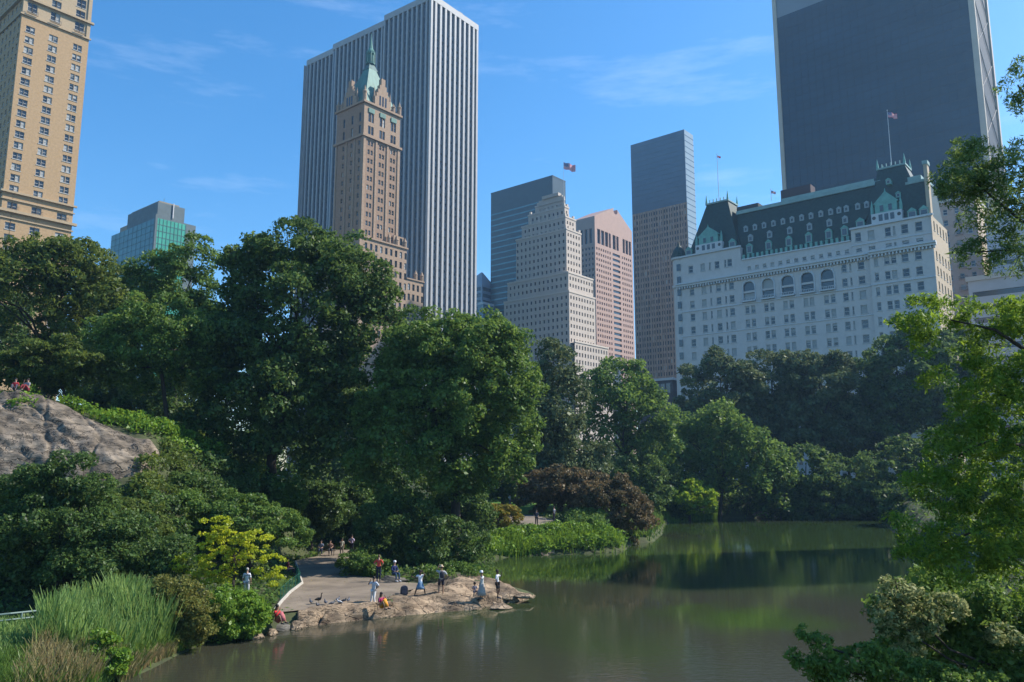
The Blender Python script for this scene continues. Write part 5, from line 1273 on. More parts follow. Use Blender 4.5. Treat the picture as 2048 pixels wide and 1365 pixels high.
for (x0, y0), (x1, y1) in list(zip(pond[:-1], pond[1:])):
    if y0 < 25 and x0 > 0: continue
    cxm, cym = proj(((x0 + x1) / 2, (y0 + y1) / 2, 0))
    if 575 < cxm < 1085 and cym > 1168: continue
    L_ = math.hypot(x1 - x0, y1 - y0); nrm = np.array([-(y1 - y0), x1 - x0]) / L_
    for k in range(int(L_ * (26 if y0 < 60 else 16))):
        f = fr_rng.uniform(); o_ = fr_rng.uniform(-1.3, 1.3); fr.append((x0 + (x1 - x0) * f + nrm[0] * o_, y0 + (y1 - y0) * f + nrm[1] * o_))
fr = np.array(fr); dd_ = -sdist(fr[:, 0], fr[:, 1], pond); fr = fr[(dd_ > -.25)]
frz = np.maximum(terr(fr[:, 0], fr[:, 1]), -.1)
frp = np.stack([fr[:, 0], fr[:, 1], frz], 1); near = frp[:, 1] < 60
blades('shore_fringe', frp[near], .55, .07, LM['mid'], 78, .7)
blades('shore_fringe', frp[~near], .95, .13, LM['mid'], 79, .5)
tree('broadleaf_plant', 'clump of bright broad green leaves at water edge, lower left', 'plant', 34, [(215, 1330, 28, 22), (215, 1305, 32, 40), (235, 1335, 22, 25), (195, 1320, 20, 28)], 215, LM['bright'], .28, .13, 241, .7, 5000, .03, stems=5, limbs=10, zbase=.05)
tree('tawny_shrub', 'brownish-green shrub between the reeds and yellow-green tree', 'shrub', 40.5, [(365, 1270, 45, 25), (365, 1215, 48, 48), (345, 1180, 28, 28), (400, 1235, 40, 45), (350, 1255, 45, 35), (310, 1215, 30, 30)], 365, leafmat('leaf_tawny', (.06, .10, .02), (.22, .22, .05)), .3, .085, 242, .45, 26000, .04, stems=5, limbs=16, zbase=.5)
tree('waterside_shrub', 'green shrub by the water left of the seated person in red', 'shrub', 43, [(460, 1255, 55, 20), (465, 1220, 55, 35), (505, 1235, 28, 34), (430, 1245, 40, 30), (480, 1250, 45, 22)], 465, LM['bright'], .35, .09, 243, .55, 18000, .04, stems=5, limbs=16, zbase=.4)

# ---- foreground branches at the right
def bough(root, pts, rad, name='branch'):
    mb = MB(); mb.tube(pts, rad, bark, 8); mb.smooth = True; return mb.build(name, root)
def fore_tree(name, label, cat, D, base_xy, lobes_px, boughs_px, m, r, leaf, seed, cap, trunk_r, cover_=.4, aspect=.3, droop=.6, flat=.6, dens=1., H_=None):
    rng = np.random.default_rng(seed); bz = max(0, tz(*base_xy)); root = empty(name, (base_xy[0], base_xy[1], bz), 0, label, cat)
    off = np.array([base_xy[0], base_xy[1], bz]); lobes = []
    for L in lobes_px:
        cx, cy, rx, ry = L[:4]; dd = L[4] if len(L) > 4 else 0.
        c = at(cx, cy, D + dd); sx = rx / F * (D + dd); sz = ry / F * (D + dd); lobes.append((np.array(c) - off, (sx, sx * .8 + .15, sz)))
    crown_mesh('crown', lobes, r, leaf, m, rng, root, cover_, cap, 1., dens, flat, droop, aspect)
    Ht = H_ or 14
    bough(root, [(0, 0, -.5), (0, 0, Ht * .3), (.2, .1, Ht * .65), (0, .3, Ht)], [trunk_r * 1.4, trunk_r, trunk_r * .6, .05], 'trunk')
    for bp_ in boughs_px:
        pp = [at(x, y, D + d_) - Vector(off) for x, y, d_ in bp_]
        st = Vector((0, 0, max(.6, pp[0].z - 1.0))); pts = [st] + pp
        bough(root, pts, [trunk_r * .35] + list(np.linspace(trunk_r * .22, .012, len(pp))))
    return root
fore_tree('feathery_tree', 'feathery green tree reaching in from the right edge', 'tree', 13, (11.2, 13.5),
          [(1985, 640, 70, 40), (2010, 700, 80, 60), (1965, 780, 60, 70), (2030, 830, 90, 90), (1930, 900, 70, 60), (2000, 960, 110, 80), (1890, 990, 60, 40), (1960, 1060, 110, 60),
           (1860, 1085, 55, 30), (2040, 1140, 70, 60), (1825, 650, 42, 25), (1890, 620, 40, 30), (1850, 610, 25, 20), (1840, 690, 40, 20), (1800, 640, 20, 10), (1900, 1130, 45, 30), (2060, 980, 60, 70), (1880, 760, 25, 25), (2060, 760, 50, 60), (1850, 960, 25, 20), (1790, 1040, 18, 8),
           (1840, 1110, 35, 18), (2080, 620, 60, 40), (1950, 860, 50, 50), (2010, 1080, 70, 60)],
          [[(2200, 800, 0), (2080, 720, -.2), (1990, 660, -.3), (1900, 640, 0)], [(2250, 1100, 0), (2100, 1030, -.3), (1980, 1050, 0), (1880, 1090, 0)],
           [(2200, 980, 0), (2080, 900, .2), (1980, 880, 0), (1900, 920, 0)], [(2200, 820, 0), (2100, 800, 0), (2000, 790, 0)], [(2200, 1180, 0), (2100, 1170, .2), (2000, 1100, 0)]],
          LM['cyp'], .17, .06, 301, 200000, .22, .38, .34, .5, .55, .9)
fore_tree('needle_tree', 'open needle-leaved branches against the sky at upper right', 'tree', 15, (12.5, 15.5),
          [(1950, 320, 50, 40), (1920, 350, 50, 35), (1975, 360, 45, 35), (1920, 370, 45, 30), (2010, 350, 45, 40), (1975, 400, 60, 28), (1905, 385, 28, 16), (2030, 440, 45, 50), (1960, 500, 45, 22), (2020, 520, 45, 25), (1930, 290, 18, 20),
           (2040, 160, 30, 42), (2030, 210, 22, 20), (2045, 300, 22, 40), (1990, 450, 25, 20), (2090, 200, 50, 80), (2100, 400, 60, 90), (1940, 440, 22, 20)],
          [[(2300, 560, 0), (2140, 500, 0), (2040, 440, 0), (1985, 395, 0), (1940, 355, 0)], [(2300, 560, .3), (2130, 520, 0), (2020, 500, 0), (1950, 505, 0)],
           [(2300, 420, 0), (2150, 300, 0), (2080, 230, 0), (2035, 170, 0)]],
          leafmat('leaf_needle', (.05, .11, .03), (.15, .24, .06), .45, 1.2), .15, .075, 302, 42000, .2, .34, .26, .9, .5, 1.1, 18)
fore_tree('variegated_shrub', 'shrub with pale cream-edged leaves at lower right', 'shrub', 16, (11., 17.),
          [(1790, 1190, 26, 34), (1825, 1205, 26, 30), (1770, 1235, 26, 18), (1800, 1262, 34, 18), (1850, 1240, 26, 30), (1815, 1300, 22, 14), (1900, 1215, 22, 22), (2010, 1270, 30, 14)],
          [[(1900, 1300, 0), (1850, 1250, 0), (1800, 1200, 0), (1790, 1160, 0)], [(1900, 1320, 0), (1840, 1280, 0), (1780, 1230, 0)]],
          LM['silver'], .11, .07, 303, 7500, .1, .5, .5, .1, .8, 1., 5)
fore_tree('dark_shrub', 'dark green shrub behind and beside the pale-leaved shrub', 'shrub', 17, (12., 18.),
          [(1800, 1225, 50, 55), (1860, 1180, 40, 40), (1880, 1250, 70, 60), (1950, 1220, 70, 60), (2020, 1250, 70, 70), (1900, 1330, 110, 50), (2040, 1340, 90, 60), (1820, 1310, 60, 40), (1975, 1290, 80, 60)],
          [[(2000, 1380, 0), (1930, 1300, 0), (1880, 1240, 0)], [(2000, 1380, 0), (1900, 1340, 0), (1820, 1310, 0)], [(2050, 1380, 0), (2010, 1300, 0), (1990, 1230, 0)]],
          LM['mid'], .28, .10, 304, 52000, .14, .5, .55, .2, .8, 1., 5)
fore_tree('low_branch_shrub', 'low leafy green branches reaching left over the water at bottom right', 'shrub', 12, (7.6, 12.2),
          [(1730, 1315, 50, 24), (1665, 1325, 36, 18), (1600, 1262, 12, 6), (1590, 1312, 10, 5), (1640, 1285, 22, 14), (1780, 1340, 60, 30), (1615, 1330, 24, 14), (1700, 1355, 60, 22), (1860, 1365, 70, 40), (1650, 1350, 35, 16), (1950, 1390, 70, 40)],
          [[(1900, 1400, 0), (1800, 1345, 0), (1700, 1310, 0), (1640, 1290, 0), (1600, 1262, 0)], [(1900, 1420, 0), (1800, 1365, 0), (1700, 1345, 0), (1610, 1330, 0), (1585, 1312, 0)]],
          LM['mid'], .10, .055, 305, 24000, .08, .34, .55, .1, .7, 1., 4)

# ================================================================== rocks
def rockmat(name, dark, light, vs_=1.2, rot=(.35, .5, 0)):
    m = mat(name, dark, .95, scale=1.1, col2=light, bump=.8, stretch=(.7, .9, 2.2), detail=12)
    t = m.node_tree; b = t.nodes['Principled BSDF']; base = b.inputs['Base Color'].links[0].from_socket
    g = t.nodes.new('ShaderNodeTexCoord'); mp = t.nodes.new('ShaderNodeMapping'); mp.inputs['Scale'].default_value = (.30 * vs_, .6 * vs_, 2.8 * vs_); mp.inputs['Rotation'].default_value = rot
    nd = t.nodes.new('ShaderNodeTexNoise'); nd.inputs['Scale'].default_value = 2.; t.links.new(g.outputs['Object'], nd.inputs['Vector'])
    av = t.nodes.new('ShaderNodeVectorMath'); av.operation = 'MULTIPLY_ADD'; av.inputs[1].default_value = (1.1, 1.1, 1.1)
    t.links.new(nd.outputs['Color'], av.inputs[0]); t.links.new(g.outputs['Object'], av.inputs[2]); t.links.new(av.outputs[0], mp.inputs[0])
    vo = t.nodes.new('ShaderNodeTexVoronoi'); vo.feature = 'DISTANCE_TO_EDGE'; vo.inputs['Scale'].default_value = 1.; t.links.new(mp.outputs[0], vo.inputs['Vector'])
    r = t.nodes.new('ShaderNodeMapRange'); r.inputs[1].default_value = 0; r.inputs[2].default_value = .06; r.inputs[3].default_value = .42; r.inputs[4].default_value = 1; t.links.new(vo.outputs['Distance'], r.inputs[0])
    n3 = t.nodes.new('ShaderNodeTexNoise'); n3.inputs['Scale'].default_value = .45; n3.inputs['Detail'].default_value = 5; t.links.new(g.outputs['Object'], n3.inputs['Vector'])
    r3 = t.nodes.new('ShaderNodeMapRange'); r3.inputs[1].default_value = .35; r3.inputs[2].default_value = .6; r3.inputs[3].default_value = .55; r3.inputs[4].default_value = 1.15; t.links.new(n3.outputs['Fac'], r3.inputs[0])
    mu = t.nodes.new('ShaderNodeMath'); mu.operation = 'MULTIPLY'; t.links.new(r.outputs[0], mu.inputs[0]); t.links.new(r3.outputs[0], mu.inputs[1])
    sc_ = t.nodes.new('ShaderNodeVectorMath'); sc_.operation = 'SCALE'; t.links.new(base, sc_.inputs[0]); t.links.new(mu.outputs[0], sc_.inputs['Scale']); t.links.new(sc_.outputs[0], b.inputs['Base Color'])
    old = b.inputs['Normal'].links[0].from_node; bp = t.nodes.new('ShaderNodeBump'); bp.inputs['Strength'].default_value = .8; bp.inputs['Distance'].default_value = .12
    t.links.new(r.outputs[0], bp.inputs['Height']); t.links.new(old.outputs[0], bp.inputs['Normal']); t.links.new(bp.outputs[0], b.inputs['Normal'])
    return m
rockm = rockmat('schist', (.07, .058, .042), (.27, .22, .165), .8)
boulderm = rockmat('tan_boulder', (.11, .078, .05), (.36, .27, .18), 1.6)
darkrock = mat('dark_boulder', (.07, .065, .055), .85, scale=2., col2=(.16, .145, .12), bump=.3)
rp = [hit(x, y) for x, y in ((-60, 790), (0, 797), (60, 803), (130, 818), (190, 838), (250, 868), (330, 915), (345, 940), (300, 965), (200, 985), (130, 985), (60, 965), (-60, 985))]
rpoly = [(p.x, p.y) for p in rp]
def strata(X, Y, z, dipx, dipy, per, seed, hard=.7):
    """stair-like ledges along dipping beds, with narrow open joints between them"""
    q = (z + X * dipx + Y * dipy + .35 * hnoise(X, Y, per * 2.4, seed) + .12 * hnoise(X, Y, per * .7, seed + 1)) / per
    f = q - np.floor(q); g = np.where(f < .8, f * .3, .24 + (f - .8) * 3.8)
    out = z + (np.floor(q) + g - q) * per * hard
    jn = np.minimum(f, 1 - f); return out - .22 * per * np.exp(-(jn / .06) ** 2)
def rockz(X, Y):
    e = sm(sdist(X, Y, rpoly) / 1.6 + .2)
    z = terr(X, Y) + e * (1.1 + .5 * hnoise(X, Y, 3.2, 5) + .22 * hnoise(X, Y, .9, 8))
    z = strata(X, Y, z, .42, -.10, 1.9, 2., .55); z = strata(X, Y, z, .55, .1, .6, 7., .55)
    c = X * .8 + Y * .55 + hnoise(X, Y, 2.1, 4) * .8; c = np.abs((c / 3.1) % 1 - .5) * 3.1
    z = z - .22 * np.exp(-(c / .12) ** 2) + .06 * hnoise(X, Y, .35, 11)
    return np.where(e > .8, np.maximum(z + (e - 1) * .8, terr(X, Y) + .15 + .1 * hnoise(X, Y, .6, 4)), z + (e - 1) * .8)
xs = np.arange(min(p[0] for p in rpoly) - 1, max(p[0] for p in rpoly) + 1, .11); ys = np.arange(min(p[1] for p in rpoly) - 1, max(p[1] for p in rpoly) + 1, .11)
ro = grid_mesh('rock_outcrop', xs, ys, rockz, rockm, lambda X, Y: sdist(X, Y, rpoly) > -.6)
tag(ro, 'large layered grey-tan bedrock outcrop on the slope at left', 'rock')

lb = [onz(x, y, 0) for x, y in ((585, 1266), (640, 1252), (740, 1240), (830, 1232), (930, 1223), (1000, 1211), (1048, 1203), (1080, 1191))]
lt = [onz(x, y, .6) for x, y in ((1040, 1176), (1000, 1166), (930, 1160), (880, 1166), (820, 1184), (760, 1202), (650, 1213), (590, 1221))]
lpoly = [(p.x, p.y) for p in lb + lt]
def ledgez(X, Y):
    d = sdist(X, Y, lpoly); w = -sdist(X, Y, pond); e = sm(d / .7 + .25)
    z = np.where(sdist(X, Y, path_poly) > -1.2, .45, .30) + .22 * hnoise(X, Y, 1.7, 3) + .18 * hnoise(X, Y, .7, 9)
    z = z + .32 * np.maximum(0, hnoise(X, Y, 2.6, 1)); z = strata(X, Y, z, .12, .35, .34, 5., .8)
    c = X * .9 - Y * .5 + hnoise(X, Y, 1.2, 6) * .5; c = np.abs((c / 1.9) % 1 - .5) * 1.9
    z = z - .5 * np.exp(-(c / .12) ** 2) + .04 * hnoise(X, Y, .22, 2)
    z = z * e + (e - 1) * .5
    return np.where(d > .15, np.maximum(z, terr(X, Y) + .12 + .12 * hnoise(X, Y, .5, 4) + .10 * hnoise(X, Y, 1.3, 8)), z)
ledgem = rockmat('ledge_rock', (.12, .082, .052), (.42, .31, .20), 1.3)
xs = np.arange(min(p[0] for p in lpoly) - .5, max(p[0] for p in lpoly) + .5, .08); ys = np.arange(min(p[1] for p in lpoly) - .5, max(p[1] for p in lpoly) + .5, .08)
ro = grid_mesh('shore_ledge', xs, ys, ledgez, ledgem, lambda X, Y: sdist(X, Y, lpoly) > -.4)
tag(ro, 'long cracked tan rock ledge along the water edge of the path', 'rock')

def boulder(c, s, m, seed, label, name='boulder', group='rocks along the near shore', sub=3, rz=0.):
    import bmesh
    bm = bmesh.new(); bmesh.ops.create_icosphere(bm, subdivisions=sub, radius=1.)
    me = bpy.data.meshes.new(name); bm.to_mesh(me); bm.free()
    n = len(me.vertices); v = np.zeros(n * 3); me.vertices.foreach_get('co', v); v = v.reshape(-1, 3)
    r = np.random.default_rng(seed)
    for _ in range(16):                              # flat facets: clip by random planes, then roughen
        d = r.normal(size=3); d[2] = abs(d[2]) * (.6 if _ else 3.); d /= np.linalg.norm(d); lim = r.uniform(.45, .8)
        k = v @ d; v -= np.outer(np.maximum(k - lim, 0) * .85, d)
    ph = r.uniform(0, 6, 3)
    v *= (1 + .05 * np.sin(v[:, 0] * 6 + ph[0]) * np.cos(v[:, 1] * 5 + ph[1]) + .03 * np.sin(v[:, 2] * 12 + ph[2] + v[:, 0] * 7))[:, None]
    v *= np.array(s); me.vertices.foreach_set('co', v.ravel()); me.materials.append(m); me.update()
    o = bpy.data.objects.new(name, me); C.objects.link(o); o.location = c; o.rotation_euler = (0, 0, rz)
    return tag(o, label, 'rock', group)
Z6 = lambda zx, zy: (500 + zx / 3.413, 1000 + zy / 3.413)
slabs = [(50, 925, 105, 60, 0, 'small tan boulder in the water, leftmost of the shore rocks'), (148, 900, 92, 60, 0, 'small grey boulder second from the left in the water'),
         (215, 868, 190, 70, 1, 'flat dark slab under the seated person in red'), (325, 860, 130, 100, 0, 'tan boulder right of the seated person in red'),
         (300, 745, 95, 50, 0, 'small rounded tan rock on the path behind person in red'),
         (430, 800, 190, 110, 0, 'tan rock by the water below the pigeons, left one'), (545, 800, 170, 120, 0, 'rugged tan rock by water below the pigeons, middle one'),
         (650, 780, 180, 120, 0, 'rugged tan rock by water right of the pigeons'), (755, 745, 150, 120, 0, 'tan rock just left of person in orange'),
         (870, 785, 130, 60, 1, 'dark wet rock beneath person in orange'), (940, 775, 90, 60, 0, 'pale small rock right of person in orange'),
         (1060, 730, 250, 110, 0, 'broad tan slab below the striding person in denim skirt'), (1190, 735, 160, 110, 0, 'tan rock below the person in straw hat, left one'),
         (1290, 720, 150, 100, 1, 'brown creviced rock at the water below straw hat'), (1390, 700, 190, 110, 0, 'creviced tan rock right of straw-hatted person'),
         (1500, 730, 190, 70, 0, 'long low rock at the water below person in beige skirt'), (1620, 700, 170, 90, 0, 'tan rock between two persons on the point'),
         (1350, 612, 270, 55, 0, 'flat ledge behind the straw-hatted person'), (1550, 655, 220, 60, 0, 'flat rock under the person in beige skirt'),
         (1740, 650, 230, 80, 0, 'tan slab under the person in white shirt at the point'), (1880, 652, 170, 50, 0, 'low tapering rock at tip of the point'),
         (1700, 725, 200, 40, 0, 'low sloping rock at water edge below the white-shirted person'), (1180, 655, 230, 45, 0, 'flat tan rock under the striding person'),
         (980, 540, 230, 60, 1, 'low dark stone where the person in white cap sits')]
for i, (zx, zy, w_, h_, dk, lab) in enumerate(slabs):
    px, py = Z6(zx, zy); zc_ = .14 if zy > 690 else .42
    if i == 23: zc_ = .8
    p = onz(px, py, zc_); sw = w_ / 3.413 / F * p.y
    sh = h_ / 3.413 / F * p.y
    boulder(p, (sw * .52, max(sw * .38, .6), max(sh * .40, .2)), darkrock if dk else boulderm, 400 + i, lab, rz=rnd.uniform(-.25, .25))
for i, (px, py, w_, lab) in enumerate(((1490, 1022, 2.6, 'pale flat rock on the far shore by the dark trees'), (1520, 1027, 1.8, 'smaller pale rock on the far shore'), (1005, 1068, 2.2, 'long stone ledge under the rust-coloured dome shrub'))):
    p = onz(px, py, 1.0) if i < 2 else hit(px, py)
    boulder(p, (w_, .9, .45), boulderm, 450 + i, lab, group='rocks away from the near shore')

# ================================================================== fences, bench, birds, bag
green_iron = mat('green_iron', (.02, .11, .075), .5); rail_m = mat('pale_rail', (.17, .24, .21), .5)
def fence(pts, h, label, m, name='low_fence', step=.5, rails=(1.0,), pr=.03, rr=.022, pickets=True):
    r = empty(name, pts[0], 0, label, 'fence'); o = Vector(pts[0])
    P = [Vector(p) - o for p in pts]; tot = sum((P[i + 1] - P[i]).length for i in range(len(P) - 1)); n = int(tot / step)
    def along(s):
        for i in range(len(P) - 1):
            l = (P[i + 1] - P[i]).length
            if s <= l or i == len(P) - 2: return P[i].lerp(P[i + 1], s / l)
            s -= l
    for k in range(n + 1):
        q = along(tot * k / n); mb = MB(); mb.tube([q - Vector((0, 0, .2)), q + Vector((0, 0, h))], pr, m, 6); mb.build('post', r)
    for f in rails:
        mb = MB(); mb.tube([p + Vector((0, 0, h * f)) for p in P], rr, m, 6); mb.build('rail', r)
    if pickets:
        mb = MB(); np_ = int(tot / .3)
        for k in range(np_): q = along(tot * (k + .5) / np_); mb.tube([q, q + Vector((0, 0, h * .92))], .009, m, 4)
        mb.build('picket_panel', r)
    return r
fence([onz(x, y, .68) for x, y in ((592, 1150), (600, 1168), (580, 1183), (560, 1202), (545, 1216))][:4], .75, 'low green iron fence along left edge of the path', green_iron, rails=(1., .15), step=1.1, pr=.02, rr=.012)
fp = [Vector((p[0], p[1], tz(p[0], p[1]))) for p in (at(-90, 1260, 37)[:2], at(20, 1240, 38)[:2], at(110, 1230, 39.5)[:2], at(150, 1225, 40.5)[:2])]
fence(fp, 1.1, 'pale green rail fence among the plants at the left edge', rail_m, name='rail_fence', rails=(1., .75), step=1.8, pickets=False, pr=.05, rr=.045)

def bird(px, py, rz, label, s=1., up=False, m=None):
    p = onz(px, py, .7); r = empty('pigeon', p, rz, label, 'bird', 'pigeons on the path')
    gm_ = m or mat('pigeon_grey', (.10, .105, .12), .7, .2, 20); hd = mat('pigeon_head', (.05, .055, .07), .6)
    mb = MB(); T = (lambda q: Vector(q) * s) if not up else (lambda q: Vector((q[0], q[2] * -.5 + q[1] * .6, q[1] * -1.1 + .12 + q[2])) * s)
    mb.tube([T(q) for q in ((0, .2, .10), (0, .12, .12), (0, .04, .14), (0, -.06, .15), (0, -.12, .19), (0, -.14, .25), (0, -.155, .28), (0, -.19, .275))], [.012 * s, .04 * s, .075 * s, .07 * s, .045 * s, .032 * s, .03 * s, .008 * s], gm_, 9)
    mb.smooth = True; mb.build('body', r)
    for sg in (-1, 1):
        mb = MB(); mb.tube([T((.06 * sg, -.05, .16)), T((.07 * sg, .05, .15)), T((.035 * sg, .2, .12))], [.02 * s, .035 * s, .008 * s], hd, 6); mb.build('wing', r)
        mb = MB(); mb.tube([(.03 * sg * s, 0, .09 * s), (.03 * sg * s, 0, 0), (.03 * sg * s, -.04 * s, 0)], .006 * s, mat('bird_leg', (.35, .12, .08), .7), 5); mb.build('leg', r)
bl = ['leftmost pigeon on the path', 'dark pigeon beside the tall dark goose', 'pigeon pecking right of the goose', 'pigeon in the middle of the flock', 'pale pigeon near front of the flock',
      'pigeon close behind the pale one', 'pigeon at right of the flock', 'rightmost pigeon by the rocks']
for i, (zx, zy) in enumerate(((415, 712), (462, 735), (515, 715), (560, 722), (612, 715), (600, 695), (640, 705), (672, 700))):
    x, y = Z6(zx, zy); bird(x, y, rnd.uniform(0, 6.3), bl[i], 1.05, m=mat('pale_feather', (.5, .5, .5), .8) if i == 4 else None)
x, y = Z6(468, 708); p = onz(x, y, .7)
r = empty('goose', p, R_(70), 'upright dark goose standing among the pigeons', 'bird'); r.scale = (.72, .72, .72)
gd_ = mat('goose_brown', (.05, .04, .035), .8); mb = MB()
mb.tube([(0, .38, .26), (0, .22, .32), (0, .05, .36), (0, -.12, .38), (0, -.22, .48), (0, -.24, .66), (0, -.25, .80), (0, -.30, .85), (0, -.38, .83)], [.02, .09, .14, .12, .06, .04, .042, .045, .012], gd_, 10); mb.smooth = True; mb.build('body', r)
for sg in (-1, 1):
    mb = MB(); mb.tube([(.11 * sg, -.05, .4), (.13 * sg, .1, .38), (.05 * sg, .38, .3)], [.03, .07, .01], mat('goose_wing', (.09, .075, .06), .8), 7); mb.build('wing', r)
    mb = MB(); mb.tube([(.06 * sg, 0, .26), (.06 * sg, 0, .0), (.06 * sg, -.08, .0)], .013, frame_dark, 5); mb.build('leg', r)
# grey rucksack standing on the rock edge
x, y = Z6(1052, 650); p = onz(x, y, .72); r = empty('rucksack', p, R_(15), 'dark grey rucksack standing on the path by the rocks', 'rucksack')
bgm = mat('rucksack_cloth', (.07, .06, .07), .9, .2, 8); mb = MB(); mb.lathe([(.2, 0), (.25, .08), (.25, .35), (.21, .5), (.1, .58), (.02, .6)], bgm, n=14, sx=1, sy=.7); mb.smooth = True; mb.build('bag', r)
mb = MB(); mb.lathe([(.14, .08), (.17, .14), (.16, .3), (.05, .34)], mat('rucksack_pocket', (.11, .09, .10), .9), (0, -.1, 0), 12, 1, .6); mb.build('pocket', r)
for sg in (-1, 1):
    mb = MB(); mb.tube([(.1 * sg, .15, .5), (.12 * sg, .24, .4), (.11 * sg, .2, .1)], .02, bgm, 6); mb.build('strap', r)
# bench in the shade
def bench(p, rz, label):
    r = empty('park_bench', p, rz, label, 'bench'); wd = mat('bench_wood', (.10, .07, .045), .7, .2, 6, stretch=(1, 8, 8)); ir = mat('bench_iron', (.03, .03, .03), .5)
    mb = MB()
    for k in range(4): mb.box(-.9, .9, -.22 + k * .12, -.13 + k * .12, .42, .46, wd)
    mb.build('seat', r); mb = MB()
    for k in range(3): mb.box(-.9, .9, .27 + k * .02, .30 + k * .02, .55 + k * .13, .64 + k * .13, wd)
    mb.build('backrest', r)
    for x in (-.75, .75):
        mb = MB(); mb.tube([(x, -.2, 0), (x, -.2, .42), (x, .2, .42), (x, .26, .5), (x, .34, .92)], .025, ir, 6); mb.tube([(x, .2, .42), (x, .26, 0)], .025, ir, 6); mb.build('leg', r)
q = onz(648, 1113, .7); bench(q + Vector((0, .6, 0)), R_(10), 'dark park bench in the shade at back of the path')

# ================================================================== people
def cloth(c, v=.12): return mat('cloth_%d_%d_%d' % tuple(int(x * 1000) for x in c), c, .9, v, 9)
def skin_obj(name, V, E, Rr, m, parent, root=0, lev=1):
    me = bpy.data.meshes.new(name); me.from_pydata([tuple(v) for v in V], E, []); me.materials.append(m)
    o = bpy.data.objects.new(name, me); C.objects.link(o); o.parent = parent
    sk = o.modifiers.new('skin', 'SKIN'); sk.use_smooth_shade = True; sk.branch_smoothing = .3
    for i, rr in enumerate(Rr):
        d = me.skin_vertices[0].data[i]; d.radius = rr if hasattr(rr, '__len__') else (rr, rr); d.use_root = (i == root)
    sb = o.modifiers.new('smooth', 'SUBSURF'); sb.levels = lev; sb.render_levels = lev
    return o
SK = {'light': mat('skin_light', (.50, .30, .21), .6), 'tan': mat('skin_tan', (.32, .18, .11), .6), 'dark': mat('skin_dark', (.10, .055, .035), .6)}
